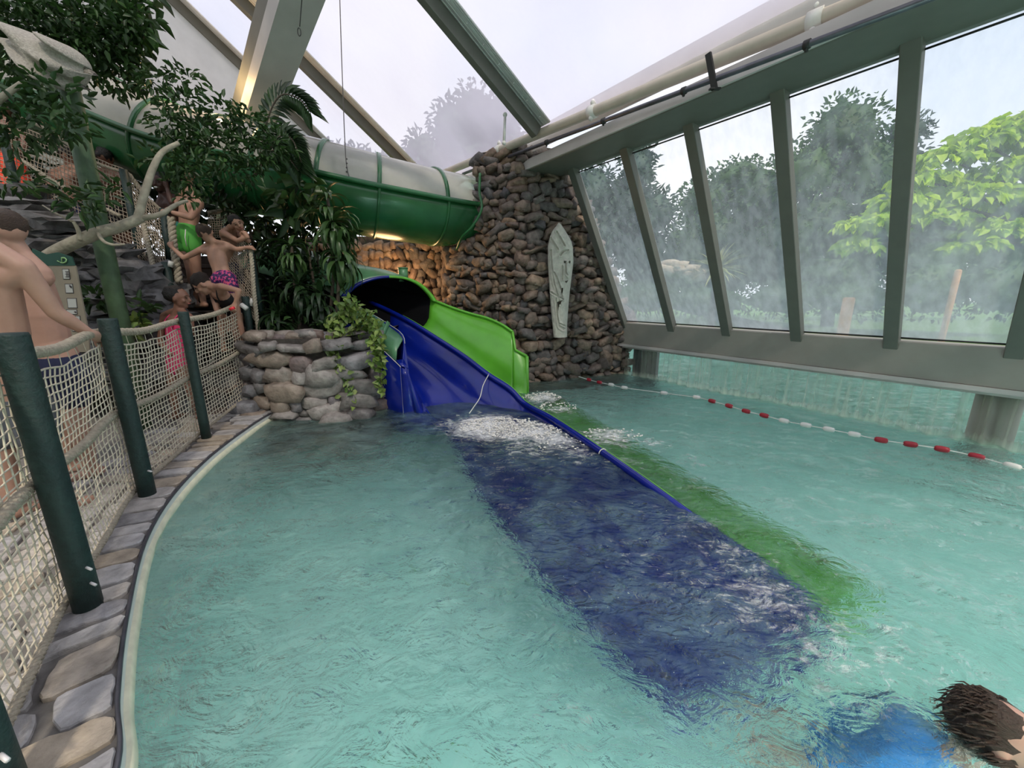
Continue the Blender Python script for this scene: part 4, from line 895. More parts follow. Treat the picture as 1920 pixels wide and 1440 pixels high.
for y in (509, 514, 519): m2.tube([at(122, y, D - .012), at(130.5, y, D - .012)], .002, 4)
m2.build('pictogram_drawing', dkm, bd); m2 = MB(); m2.blob(at(132, 537, D - .012), np.eye(3) * .009, sub=1); m2.tube([at(130, 534, D - .012), at(134, 540, D - .012)], .004, 5)
m2.build('pictogram_drawing', dkm, bd); m2 = MB(); m2.blob(at(141, 585, D - .012), np.eye(3) * .008, sub=1); m2.build('pictogram_drawing', dkm, bd)


# lane line
ll = thing('lane_line', az(1500, 795), 'floating lane rope with red and white floats along the window wall', 'lane line')
FL = [(1104, 712, 1), (1124, 717, 1), (1146, 721.5, 0), (1171, 727, 0), (1245, 737, 0), (1306, 745, 0), (1335, 752, 1), (1367, 761, 1), (1399, 771, 1), (1433, 779, 1), (1470, 789, 0), (1511, 797, 0), (1554, 805, 0), (1602, 814.5, 0), (1652, 825, 1), (1707, 833, 1), (1766, 842, 1), (1831, 856, 1), (1898, 874, 0), (1975, 893, 0)]
fp_ = [az(x, y, .03) for x, y, c in FL]
MB().tube(cat_rom([az(1085, 706, .1)] + fp_, 90), .006, 6).build('line', M['white'], ll)
for i, (x, y, c) in enumerate(FL):
    d = unit(fp_[min(i + 1, len(fp_) - 1)] - fp_[max(i - 1, 0)]); p = fp_[i]; h = .052
    MB().tube([p - d * h, p - d * h * .8, p - d * h * .3, p + d * h * .3, p + d * h * .8, p + d * h], [.016, .027, .031, .031, .027, .016], 12).build('float', M['red' if c else 'white'], ll)

# ------------------------------------------------------------ people
def remesh(mb, name, m, vox, parent, smooth_it=4):
    o = mb.build(name, m, parent)
    r = o.modifiers.new('r', 'REMESH'); r.mode = 'VOXEL'; r.voxel_size = vox; s = o.modifiers.new('s', 'SMOOTH'); s.factor = .5; s.iterations = smooth_it
    dg = bpy.context.evaluated_depsgraph_get(); me = bpy.data.meshes.new_from_object(o.evaluated_get(dg)); o.modifiers.clear(); old = o.data; o.data = me; bpy.data.meshes.remove(old)
    me.polygons.foreach_set('use_smooth', np.ones(len(me.polygons), bool)); me.materials.clear(); me.materials.append(m); return o
def head(mb, c, f, u, k=1.0):
    f = unit(f); u = unit(u - f * np.dot(u, f)); s = np.cross(f, u); c = np.array(c, float)
    mb.blob(c - f * .012 * k + u * .018 * k, [s * .076 * k, f * .095 * k, u * .092 * k], sub=3)
    mb.blob(c + f * .018 * k - u * .045 * k, [s * .058 * k, f * .066 * k, u * .072 * k], sub=2)
    mb.capsule(c + f * .052 * k - u * .088 * k, c + f * .045 * k - u * .075 * k, .026 * k, .03 * k)
    mb.capsule(c + f * .086 * k + u * .012 * k, c + f * .104 * k - u * .026 * k, .010 * k, .016 * k)
    for q in (1, -1):
        mb.blob(c + s * q * .079 * k - f * .008 * k - u * .012 * k, [s * .010 * k, f * .02 * k + u * .004, u * .032 * k], sub=2)
        mb.blob(c + s * q * .032 * k + f * .074 * k + u * .024 * k, [s * .026 * k, f * .014 * k, u * .008 * k], sub=1)
        mb.blob(c + s * q * .036 * k + f * .06 * k - u * .03 * k, [s * .026 * k, f * .025 * k, u * .024 * k], sub=1)
    mb.blob(c + f * .083 * k - u * .056 * k, [s * .024 * k, f * .012 * k, u * .011 * k], sub=1)
    return f, u, s
def hand(mb, wr, d, nrm, k=1.0, curl=.5, thumb=1, spread=.12):
    """palm, four unequal bent fingers and a thumb off the side of the palm; nrm points out of the back of the hand"""
    d = unit(d); nrm = unit(nrm - d * np.dot(nrm, d)); s = np.cross(d, nrm) * thumb; wr = np.array(wr, float)
    mb.capsule(wr - d * .01 * k, wr + d * .075 * k, .027 * k, .034 * k, flat=(s, 1.25), seg=12)
    for i, (l, off_) in enumerate(((.070, .030), (.078, .011), (.073, -.009), (.058, -.028))):
        p = wr + d * (.080 if i < 3 else .072) * k + s * off_ * k; dd_ = unit(d + s * (off_ * 4) * spread * 3); r = .0088 * k; a = curl * .8
        for seg_, fr in ((.45, 1), (.32, .92), (.23, .82)):
            dd_ = unit(dd_ * math.cos(a) - nrm * math.sin(a)); q = p + dd_ * l * seg_ * k; mb.capsule(p, q, r * fr, r * fr * .93, seg=8, rings=3); p = q; a = curl * .9
    p = wr + d * .022 * k + s * .03 * k; t1 = unit(d * .75 + s * .75 - nrm * .25 * curl); q = p + t1 * .038 * k; mb.capsule(p, q, .013 * k, .0105 * k, seg=8, rings=3); t2 = unit(t1 + d * .5 - nrm * .5 * curl); mb.capsule(q, q + t2 * .028 * k, .0105 * k, .009 * k, seg=8, rings=3)
def body(J, k, front, w_=1.0):
    """J holds world joints; k scales limb girth; front is where the chest faces"""
    mb = MB(); sh = J['sR'] - J['sL']; sx = unit(sh); ch = (J['sR'] + J['sL']) / 2; pv = J['pv']; dn = unit(pv - ch); L = np.linalg.norm(pv - ch)
    fl = lambda r: (sx, r)
    mb.capsule(ch + dn * .08 * k, ch + dn * L * .42, .098 * k * w_, .098 * k * w_, flat=fl(1.42)); mb.capsule(ch + dn * L * .40, ch + dn * L * .72, .10 * k * w_, .088 * k * w_, flat=fl(1.36)); mb.capsule(ch + dn * L * .7, pv, .088 * k * w_, .10 * k * w_, flat=fl(1.45))
    nk = J['nk']; mb.capsule(ch + dn * .02, nk, .062 * k, .052 * k); mb.capsule(nk, J['hd'] - (unit(J['hd'] - nk)) * .03, .052 * k, .05 * k)
    for sd in 'LR':
        s_ = J['s' + sd]; mb.capsule(lerp(nk, s_, .25), s_, .045 * k, .05 * k); mb.capsule(s_, s_, .056 * k, .056 * k); mb.capsule(ch + dn * .09 * k, s_ + dn * .03, .085 * k, .05 * k)
        if 'e' + sd in J:
            e_ = J['e' + sd]; wr = J['w' + sd]; m_ = lerp(s_, e_, .4); mb.capsule(s_, m_, .05 * k, .045 * k); mb.capsule(m_, e_, .045 * k, .036 * k); m2_ = lerp(e_, wr, .3); mb.capsule(e_, m2_, .036 * k, .037 * k); mb.capsule(m2_, wr, .037 * k, .024 * k)
        if 'k' + sd in J:
            hp_ = pv + sx * (.085 if sd == 'R' else -.085) * k; kn = J['k' + sd]; an = J['a' + sd]; mb.capsule(hp_, lerp(hp_, kn, .5), .092 * k, .075 * k); mb.capsule(lerp(hp_, kn, .5), kn, .075 * k, .052 * k); mb.capsule(kn, lerp(kn, an, .35), .05 * k, .053 * k); mb.capsule(lerp(kn, an, .35), an, .053 * k, .034 * k)
            fd = unit(V(front[0], front[1], 0)); mb.capsule(an - ZZ * .035 * k - fd * .03 * k, an - ZZ * .05 * k + fd * .14 * k, .035 * k, .028 * k)
    return mb, sx, dn
def shorts(J, k, w_, cover, parent, m, fl=1.0, gr=1.0):
    mb = MB(); sx = unit(J['sR'] - J['sL']); pv = J['pv']; ch = (J['sR'] + J['sL']) / 2; up = unit(ch - pv)
    mb.capsule(pv + up * .07 * k, pv - up * .02 * k, .102 * k * w_ * gr, .115 * k * w_ * gr, flat=(sx, 1.42))
    for sd, q in (('L', -1), ('R', 1)):
        if 'k' + sd in J: hp_ = pv + sx * q * .085 * k; mb.capsule(hp_, lerp(hp_, J['k' + sd], cover), .106 * k * gr, .104 * k * fl * gr)
    return remesh(mb, 'shorts', m, .014, parent, 3)
def hair(c, f, u, k, m, parent, grow=1.0, back=.02, upo=.03, rough=.12, tufts=0, name='hair'):
    f = unit(f); u = unit(u - f * np.dot(u, f)); s = np.cross(f, u); mb = MB(); c = np.array(c, float)
    mb.blob(c - f * back * k + u * upo * k, [s * .083 * k * grow, f * .092 * k * grow, u * .086 * k * grow], rough=rough, seed=k * 11, freq=3, sub=3)
    for i in range(tufts):
        q = unit(rnd(1)[0]); q = unit(q - f * .4 + u * .6); p = c - f * back * k + u * upo * k + (s * q[0] * .08 + f * q[1] * .09 + u * q[2] * .084) * k * grow; t = (s * q[0] + f * q[1] * .5 + u * q[2] * .4) + rnd(1)[0] * .4
        mb.tube([p, p + unit(t) * .02 * k, p + unit(t - u * .5) * .036 * k], [.007 * k, .005 * k, .001], 5)
    return mb.build(name, m, parent)
def face(c, f, u, k, parent, smile=False):
    f = unit(f); u = unit(u - f * np.dot(u, f)); s = np.cross(f, u)
    for q in (1, -1): MB().blob(c + s * q * .031 * k + f * .083 * k + u * .006 * k, [s * .013 * k, f * .008 * k, u * .006 * k], sub=1).build('eye', M['eye'], parent)
    for q in (1, -1): MB().tube([c + (s * q * .014 + f * .092 + u * .026) * k, c + (s * q * .032 + f * .089 + u * .031) * k, c + (s * q * .05 + f * .078 + u * .025) * k], .0035 * k, 5).build('eyebrow', M['hair1'], parent)
    mb = MB()
    mb.blob(c + f * .092 * k - u * .056 * k, [s * .024 * k, f * .008 * k, u * (.013 if smile else .007) * k], sub=2); mb.build('mouth', M['teeth' if smile else 'lip'], parent)
def person(lb, J, k, front, f, u, sk, hk, sc_, w_=1.0, vox=.010, cover=.45, fabric='navy', hr={}, hands=(), smile=False, dress=None, fc=True, hk_k=None, fl=1.0, gr=1.0):
    base = V(J['pv'][0], J['pv'][1], J.get('ground', .1)); root = thing('person', base, lb, 'person', None)
    mb, sx, dn = body(J, k, front, w_); hk_k = hk_k or k; head(mb, J['hd'], f, u, hk_k)
    for wr, d, n_, kk, curl, th in hands: hand(mb, wr, d, n_, kk, curl, th)
    remesh(mb, 'body', M[sk], vox, root)
    hair(J['hd'], np.array(f), np.array(u), hk_k, M[hk], root, **hr)
    if fc: face(J['hd'], f, u, hk_k, root, smile)
    if dress:
        mb = MB(); ch = (J['sR'] + J['sL']) / 2; L = np.linalg.norm(J['pv'] - ch)
        mb.capsule(ch + dn * .13 * k, ch + dn * L * .5, .104 * k * w_, .106 * k * w_, flat=(sx, 1.43)); mb.capsule(ch + dn * L * .5, J['pv'], .104 * k * w_, .112 * k * w_, flat=(sx, 1.45))
        sb = remesh(mb, 'swimsuit', M[dress], .012, root, 3); st_ = MB()
        nb = unit(np.cross(sx, dn))
        for q in (1, -1):
            for sgn in (1, -1): st_.tube(cat_rom([ch + dn * .15 * k + sx * q * .07 * k + nb * sgn * .105 * k, ch + dn * .05 * k + sx * q * .075 * k + nb * sgn * .085 * k, ch - dn * .052 * k + sx * q * .07 * k], 8), .009 * k, 6)
        st_.build('strap', M[dress], sb)
    elif fabric: shorts(J, k, w_, cover, root, M[fabric], fl, gr)
    return root
def legs(J, g, sx, k, st_=.13, hk_=.5, L=.84):
    pv = J['pv']; J['ground'] = g
    for sd, q in (('L', -1), ('R', 1)): J['a' + sd] = V(pv[0] + sx[0] * q * st_, pv[1] + sx[1] * q * st_, g + .085 * k); J['k' + sd] = lerp(pv + sx * q * .1 * k, J['a' + sd], hk_) + V(.02, -.03, 0)
    return J
# near man, back to us, arm out to the rope
J = dict(sR=at(40, 500, 2.18), eR=at(104, 586, 2.28), wR=at(168, 625, 2.42), sL=at(-128, 505, 2.1), eL=at(-190, 640, 2.2), wL=at(-160, 720, 2.3), nk=at(-45, 448, 2.12), hd=at(-62, 385, 2.15), pv=at(20, 770, 2.25))
J = legs(J, .1, V(1, .1, 0), 1.05)
person('bare backed person at the left edge resting an arm on the rope, grey shorts', J, 1.12, V(0, 1, 0), V(-.3, 1, -.1), V(0, 0, 1), 'skin1', 'hair2', 1, w_=1.0, vox=.009, fabric='grey', hands=[(at(170, 626, 2.43), at(200, 640, 2.58) - at(168, 625, 2.42), V(0, -.15, 1), 1.0, .75, -1)], fc=False)
# second man behind, face turned left
J = dict(sR=at(78, 512, 2.75), sL=at(-20, 505, 2.85), nk=at(34, 470, 2.72), hd=at(4, 432, 2.68), pv=at(106, 700, 2.85))
J = legs(J, .1, unit(V(1, -.3, 0)), 1.05)
person('bare chested person with short hair seen in profile at left, navy shorts', J, 1.14, V(-.6, -.6, 0), V(-1, -.35, -.1), V(-.15, 0, 1), 'skin1', 'hair2', 1, w_=1.3, vox=.010, fabric='navy', hr=dict(grow=.99, back=.022, upo=.034, rough=.04), hk_k=1.15)
# boy with spread arms
J = dict(sL=at(381, 466, 4.95), eL=at(345, 484, 4.9), wL=at(322, 463, 4.95), sR=at(424, 459, 4.95), eR=at(444, 468, 4.98), wR=at(462, 464, 5.0), nk=at(400, 453, 4.93), hd=at(385, 437, 4.9), pv=at(419, 524, 4.85))
J = legs(J, .80, V(1, 0, 0), .78)
person('boy seen from behind with arms spread to both nets, purple patterned shorts', J, .80, V(0, 1, 0), V(-.3, 1, -.3), V(-.3, 0, 1), 'skin2', 'hair2', 1, w_=.98, vox=.010, fabric='pattern', hands=[(at(322, 463, 4.95), V(-.3, .2, .3), V(-.6, 0, .6), .8, .8, 1), (at(462, 464, 5.0), V(1, .1, -.02), V(0, -.3, 1), .8, .7, -1)], hr=dict(grow=1.0, rough=.05, upo=.02), hk_k=.98, cover=.3)
# taller one in bright green shorts
J = dict(sR=at(374, 382, 5.35), eR=at(358, 408, 5.15), wR=at(318, 397, 5.2), sL=at(340, 372, 5.6), eL=at(322, 392, 5.5), wL=at(308, 395, 5.45), nk=at(356, 352, 5.5), hd=at(350, 328, 5.45), pv=at(352, 440, 5.4))
J = legs(J, 1.35, V(.8, -.5, 0), .9)
rt_ = person('bare backed person in bright green shorts leaning on the left net, black watch', J, 1.02, V(-1, .3, 0), V(-1, .3, 0), V(0, 0, 1), 'skin2', 'hair2', 1, w_=1.05, vox=.011, fabric='limefab', hands=[(at(317, 397, 5.2), V(-1, 0, .05), V(0, -.3, 1), .9, .6, -1)], cover=.36, fl=1.0, gr=1.0)
wc = lerp(at(318, 397, 5.2), at(358, 408, 5.15), .1); ad = unit(at(318, 397, 5.2) - at(358, 408, 5.15)); MB().tube([wc - ad * .016, wc + ad * .016], .033, 14).blob(wc + V(0, -.03, .012), np.eye(3) * .018, sub=1).build('wristwatch', M['black'], rt_)
MB().tube([at(348, 430, 5.2), at(347, 445, 5.18), at(350, 462, 5.18)], .006, 5).build('drawstring', M['white'], rt_)
# laughing boy
J = dict(sL=at(334, 372, 5.7), sR=at(300, 380, 5.7), eL=at(322, 380, 5.5), wL=at(313, 352, 5.55), eR=at(290, 400, 5.6), wR=at(300, 402, 5.5), nk=at(305, 364, 5.75), hd=at(299, 344, 5.7), pv=at(330, 430, 5.75))
J = legs(J, 1.5, V(1, 0, 0), .85)
person('laughing person with dark curly hair covering an eye, teal shorts', J, .90, V(0, -1, 0), V(.12, -1, -.12), V(0, 0, 1), 'skin4', 'hairblack', 1, vox=.011, fabric='teal', hands=[(at(313, 352, 5.55), V(-.1, 0, 1), V(.3, .9, 0), .85, .35, 1)], hr=dict(grow=1.24, back=.062, upo=.045, rough=.12), smile=True, hk_k=1.0)
# boy leaning on folded arms
J = dict(sL=at(418, 436, 5.3), eL=at(446, 452, 5.1), wL=at(464, 444, 5.08), sR=at(446, 436, 5.5), eR=at(466, 452, 5.15), wR=at(452, 438, 5.1), nk=at(432, 427, 5.35), hd=at(444, 419, 5.25), pv=at(430, 500, 5.5))
J = legs(J, 1.0, V(.9, .3, 0), .8)
person('boy resting his head on folded arms over the right net', J, .84, V(.6, -.8, 0), V(.7, -.7, -.25), V(-.5, -.1, .9), 'skin2', 'hairblack', 1, vox=.010, fabric='navy', hands=[(at(464, 444, 5.08), V(-.4, 0, .7), V(.8, -.3, 0), .75, .7, 1)], hr=dict(grow=1.0, rough=.05, upo=.04), hk_k=.92)
# girl in black swimsuit bending forward
J = dict(sR=at(415, 537, 4.55), eR=at(448, 545, 4.5), wR=at(441, 570, 4.5), sL=at(400, 552, 4.75), eL=at(406, 580, 4.7), wL=at(412, 592, 4.6), nk=at(403, 538, 4.62), hd=at(379, 533, 4.6), pv=at(440, 585, 4.95))
J = legs(J, .35, V(.5, -.8, 0), .75)
rt_ = person('girl in black swimsuit bending over the rope with a red wristband', J, .80, V(-.7, -.4, -.5), V(-.62, -.35, -.62), V(-.25, -.25, .9), 'skin2', 'hair1', 1, vox=.009, dress='black', hands=[(at(441, 570, 4.5), V(-.25, -.1, -.7), V(.4, -.8, .3), .8, .7, 1)], hr=dict(grow=1.04, back=.02, upo=.04, rough=.06), hk_k=1.0)
bn = cat_rom([at(388, 516, 4.66), at(372, 517, 4.62), at(362, 530, 4.62), at(364, 545, 4.66)], 10); MB().tube(bn, [.02, .03, .034, .036, .036, .034, .03, .024, .016, .006], 8).build('hair_strand', M['hair1'], rt_)
MB().tube([at(439, 577, 4.42), at(431, 580, 4.42)], .016, 10).build('wristband', mat('red_band', (.8, .03, .05), .5, .05), rt_)
# girl in pink
J = dict(sL=at(309, 592, 4.35), eL=at(300, 640, 4.3), wL=at(320, 665, 4.2), sR=at(354, 594, 4.25), eR=at(360, 625, 4.15), wR=at(352, 600, 4.05), nk=at(334, 580, 4.3), hd=at(337, 558, 4.3), pv=at(334, 690, 4.3))
J = legs(J, .1, V(1, 0, 0), .75)
person('girl in a pink swimsuit with dark curly hair standing behind the net', J, .84, V(0, 1, 0), V(.95, .15, -.1), V(0, 0, 1), 'skin3', 'hairblack', 1, vox=.010, dress='pink', hr=dict(grow=1.12, back=.05, upo=.035, rough=.08), hk_k=.98, hands=[(at(352, 600, 4.05), V(.2, -.2, -.1), V(0, 0, 1), .75, .7, 1)])
# queue behind the upper net
J = dict(sL=at(-8, 236, 5.8), sR=at(34, 240, 5.7), eR=at(48, 270, 5.6), wR=at(30, 292, 5.5), nk=at(12, 226, 5.8), hd=at(8, 200, 5.8), pv=at(18, 306, 5.8))
J = legs(J, 1.65, V(1, 0, 0), 1.0)
person('person in red orange swim shorts behind the far left net', J, 1.0, V(0, -1, 0), V(.2, -1, 0), V(0, 0, 1), 'skin3', 'hairblack', 1, vox=.014, fabric='orange', cover=.75, gr=1.1, fc=False)
for lb, x, y, sk_, fb in (('bare backed person behind the far left net beside the green pole', 200, 330, 'skin3', 'black'), ('person bending behind the far left net above the slate rocks', 130, 325, 'skin2', 'navy')):
    J = dict(sL=at(x - 30, y, 6.0), sR=at(x + 26, y - 6, 5.8), eR=at(x + 44, y + 34, 5.7), wR=at(x + 46, y + 62, 5.6), eL=at(x - 40, y + 40, 5.9), wL=at(x - 30, y + 66, 5.8), nk=at(x, y - 12, 5.9), hd=at(x - 2, y - 34, 5.85), pv=at(x + 14, y + 66, 6.0))
    J = legs(J, 1.65, V(1, 0, 0), .8); person(lb, J, 1.05, V(0, 1, 0), V(-.5, 1, 0), V(0, 0, 1), sk_, 'hairblack', 1, vox=.014, fabric=fb, fc=False)
# swimmer at the lower right corner
hd = az(1893, 1388, .03); f = unit(V(.45, -.75, .45)); u = unit(V(-.35, -.1, .9)); u = unit(V(.1, .1, 1))
J = dict(sL=hd + V(-.2, .02, -.26), sR=hd + V(.0, .17, -.30), eL=hd + V(-.34, -.16, -.34), wL=hd + V(-.26, -.34, -.26), eR=hd + V(.2, .26, -.34), wR=hd + V(.36, .16, -.26), nk=hd + V(-.055, .06, -.15), hd=hd, pv=hd + V(-.20, .10, -.20), kL=hd + V(-.46, .08, -.56), aL=hd + V(-.60, .24, -.66), kR=hd + V(-.42, .28, -.54), aR=hd + V(-.60, .40, -.64), ground=-.7)
rt_ = person('swimmer with wet brown hair at the lower right corner, blue shorts underwater', J, .86, V(.5, -.8, 0), f, u, 'skin1', 'hair2', 1, vox=.007, fabric='bluefab', cover=.6, gr=1.1, hr=dict(grow=1.09, back=.034, upo=.030, rough=.12), hk_k=1.08)
mb = MB(); s = np.cross(f, u)
for i in range(520):
    q = unit(rnd(1)[0]); 
    if q @ f > .35: continue
    p = hd - f * .03 + u * .03 + q * V(.098, .105, .1); wv = unit(V(-.75, .35, -.1) + q * .05 + rnd(1)[0] * .16); L = random.uniform(.03, .075)
    mb.tube([p, p + wv * L * .5 + q * .008, p + wv * L - ZZ * .01], [.0045, .0035, .0008], 4)
mb.build('wet_hair_strand', M['hair2'], rt_)

# ------------------------------------------------------------ plants
def plant(name, base, lb, cat): return thing(name, base, lb, cat)
def cl(*items): return [(at(x, y, d), (r * d / 721, (rd if rd else r) * d / 721, (rz or r) * d / 721)) for x, y, d, r, rd, rz in items]
# overhanging fig tree, top left
t = plant('fig_tree', at(85, 485, 3.7), 'large fig tree with pale bare branches and small glossy leaves overhanging the path', 'tree')
mb = MB()
def br(pts, r0, r1):
    c = cat_rom([at(*p) for p in pts], 7 * len(pts)); mb.tube(c, list(np.linspace(r0, r1, len(c))), 10)
br([(40, 540, 3.7), (88, 483, 3.7), (170, 442, 3.75), (225, 425, 3.85), (265, 408, 3.95)], .06, .042)
br([(258, 412, 3.93), (272, 360, 4.0), (287, 315, 4.1), (305, 285, 4.2), (335, 268, 4.3)], .036, .02)
br([(262, 410, 3.95), (300, 402, 4.0), (330, 384, 4.1), (352, 376, 4.15)], .028, .014)
br([(183, 436, 3.75), (194, 452, 3.68), (212, 459, 3.65), (234, 458, 3.65)], .016, .009)
br([(152, 450, 3.7), (146, 430, 3.68), (138, 416, 3.66)], .02, .012); br([(138, 416, 3.7), (105, 400, 3.8), (80, 385, 3.9)], .012, .006)
mb.build('branch', M['wood'], t); mb = MB()
br([(-40, 215, 3.3), (5, 182, 3.35), (40, 156, 3.4)], .03, .016)
mb.build('branch', M['wood'], t)
for lst, ln, wd, per in (
    (cl((60, 40, 4.6, 75, 60, 55), (150, 60, 4.7, 70, 50, 50), (30, 110, 4.5, 60, 50, 45), (190, 90, 4.8, 60, 40, 45), (230, 35, 4.8, 50, 40, 50), (120, 15, 4.6, 90, 60, 40), (235, 130, 5.0, 45, 30, 35), (10, 20, 4.4, 60, 50, 60), (90, 90, 4.9, 90, 40, 60), (180, 30, 5.0, 80, 40, 60), (215, 150, 5.0, 50, 30, 26)), .080, .040, 480),
    (cl((60, 225, 3.5, 70, 40, 40), (20, 190, 3.5, 50, 30, 35), (110, 180, 3.5, 45, 30, 30), (120, 235, 3.55, 45, 25, 28), (30, 260, 3.5, 50, 25, 30), (80, 150, 3.6, 30, 20, 20)), .085, .038, 380),
    (cl((340, 200, 4.6, 40, 30, 26), (370, 245, 4.7, 50, 35, 35), (420, 215, 4.8, 45, 30, 30), (470, 235, 4.9, 45, 35, 30), (320, 235, 4.5, 45, 30, 28), (400, 280, 4.7, 60, 40, 30), (470, 285, 4.9, 50, 35, 32), (300, 300, 4.4, 45, 30, 22), (350, 310, 4.4, 45, 30, 20), (510, 275, 5.0, 40, 30, 30), (290, 155, 4.8, 45, 30, 22), (345, 150, 4.9, 40, 30, 18), (440, 320, 4.9, 55, 35, 25), (365, 345, 4.4, 24, 20, 22), (352, 372, 4.35, 20, 14, 10), (345, 332, 4.6, 26, 16, 16), (325, 345, 4.6, 14, 10, 8)), .080, .036, 520),
    (cl((60, 350, 3.6, 60, 30, 14), (130, 370, 3.6, 50, 25, 18), (190, 372, 3.6, 40, 20, 18), (20, 340, 3.5, 40, 20, 14), (225, 352, 3.7, 30, 20, 9), (150, 390, 3.6, 30, 20, 20)), .10, .036, 260)):
    crown(MB(), lst, per, ln, wd, shell=.35).build('foliage', M['leaf'], t)
t = plant('hanging_creeper', at(258, 0, 5.0), 'broad leaved creeper hanging from the top edge at left', 'plant')
mb = MB(); cv = [at(x, y, 5.0) for x, y in ((250, -20), (262, 30), (268, 70), (262, 105), (250, 140))]; MB().tube(cat_rom(cv, 20), .012, 6).build('stem', M['trunk'], t)
crown(mb, cl((262, 20, 5.0, 22, 18, 28), (266, 70, 5.0, 18, 15, 30), (250, 110, 5.0, 22, 15, 24), (228, 5, 5.0, 20, 14, 20), (285, 0, 5.0, 14, 10, 16)), 130, .17, .11, droop=.5); mb.build('foliage', M['leaf'], t)
t = plant('fishtail_palm', at(470, 420, 5.4), 'palm with dark notched leaflets reaching in front of the roof foil', 'palm')
for pts in (((480, 330), (500, 230), (525, 180), (560, 185), (582, 210)), ((480, 330), (520, 260), (548, 262), (566, 305)), ((475, 330), (505, 285), (535, 290), (560, 320))):
    c = cat_rom([at(x, y, 5.35) for x, y in pts], 26); fr_ = MB().tube(c, .009, 6).build('frond_stem', M['trunk'], t); mb = MB(); P, Dv = [], []
    for i in range(5, 26):
        for sd in (-1, 1): P.append(c[i]); tg_ = unit(c[min(i + 1, 25)] - c[i - 1]); Dv.append(tg_ * .7 + np.cross(tg_, V(0, 1, 0)) * sd * .8 - ZZ * .35)
    leaves(mb, P, Dv, np.tile(V(0, -.8, .5), (len(P), 1)), .22, .07, .3); mb.build('frond', M['leafdark'], fr_)
t = plant('dark_shrub', (-3.0, 6.3, 1.0), 'dense dark green shrub filling the planter below the tube slide', 'shrub')
mb = MB()
for k in range(9): p = V(-3.9 + k * .13, 6.2 + random.uniform(-.3, .3), .9); mb.tube(cat_rom([p, p + V(random.uniform(-.2, .2), 0, .8), p + V(random.uniform(-.4, .4), 0, 1.6)], 8), .02, 6)
mb.build('stem', M['trunk'], t)
crown(MB(), cl((440, 360, 6.1, 60, 35, 36), (500, 350, 6.2, 55, 35, 34), (560, 350, 6.2, 45, 35, 30), (470, 420, 6.0, 45, 30, 32), (530, 410, 6.1, 55, 30, 36), (590, 400, 6.3, 40, 30, 34), (440, 330, 6.0, 50, 30, 24), (520, 470, 5.9, 50, 30, 40), (570, 460, 6.0, 45, 30, 40), (520, 540, 5.8, 45, 25, 46), (580, 530, 5.8, 40, 25, 40), (400, 350, 6.2, 40, 25, 24), (500, 600, 5.6, 40, 25, 24), (640, 440, 6.2, 20, 20, 40)), 130, .15, .068, shell=.3, droop=.4).build('foliage', M['leafdark'], t)
t = plant('broad_leaf_shrub', (-2.9, 5.9, 1.0), 'shrub with larger grey green leaves right of the timber post', 'shrub')
MB().tube([V(-2.9, 5.9, .9), V(-2.95, 5.85, 2.2)], .02, 6).build('stem', M['trunk'], t)
crown(MB(), cl((530, 350, 5.6, 30, 20, 20), (560, 370, 5.6, 30, 20, 22), (575, 345, 5.7, 24, 18, 16), (545, 395, 5.6, 24, 16, 16)), 70, .24, .12, shell=.5, droop=.4).build('foliage', M['strap'], t)
def dracaena(x, y, d, n, ln, wd, lb, base_px, el0=-.9, mt='strap', drp=1.6):
    c = at(x, y, d); b = at(*base_px, d); t = plant('dracaena', V(b[0], b[1], .95), lb, 'plant'); MB().tube(cat_rom([V(b[0], b[1], .95), lerp(V(b[0], b[1], .95), c, .5) + V(.04, 0, 0), c], 10), .022, 8).build('stem', M['trunk'], t)
    mb = MB(); straps(mb, c, n, ln, wd, el0, 1.45, drp); straps(mb, c - ZZ * .14, n, ln, wd, el0 - .3, .6, drp); mb.build('leaf_rosette', M[mt], t)
dracaena(625, 415, 5.35, 34, .50, .062, 'tall dracaena with a full drooping rosette in front of the tube slide', (612, 620))
dracaena(614, 372, 5.45, 14, .36, .06, 'upright young dracaena crown just above the drooping rosette', (618, 440), .3)
dracaena(636, 470, 5.3, 26, .50, .06, 'lower dracaena rosette hanging against the warm rock recess', (622, 640), -1.2)
dracaena(546, 462, 5.4, 22, .40, .055, 'small dracaena rosette beside the foot of the timber post', (548, 620), -.4)
dracaena(560, 535, 5.2, 26, .55, .06, 'dark dracaena drooping over the low rock wall', (560, 640), -1.0, 'leafdark', 1.9)
dracaena(600, 560, 5.25, 24, .5, .06, 'dark dracaena beside the tunnel mouth of the slide', (600, 640), -.8, 'leafdark', 1.9)
dracaena(520, 590, 5.1, 20, .42, .06, 'dark strap leaved plant right of the tall far post', (520, 640), -.3, 'leafdark')
t = plant('variegated_creeper', at(690, 600, 5.0), 'yellow green variegated creeper trailing over the low wall beside the slide', 'plant')
mb = MB(); P, Dv = [], []
for pts in (((690, 585), (675, 610), (650, 620), (632, 650), (628, 690)), ((700, 600), (705, 640), (708, 680)), ((640, 600), (622, 640), (640, 690), (655, 720), (662, 752)), ((665, 570), (690, 600), (712, 640), (712, 690), (714, 730)), ((655, 565), (640, 590), (620, 610))):
    c = cat_rom([at(x, y, 4.93 if y < 640 else 4.72) for x, y in pts], 26); mb.tube(c, .006, 5)
    for p in c:
        for q in range(4): P.append(p + rnd(1)[0] * .035); Dv.append(rnd(1)[0] + V(0, -.5, -.3))
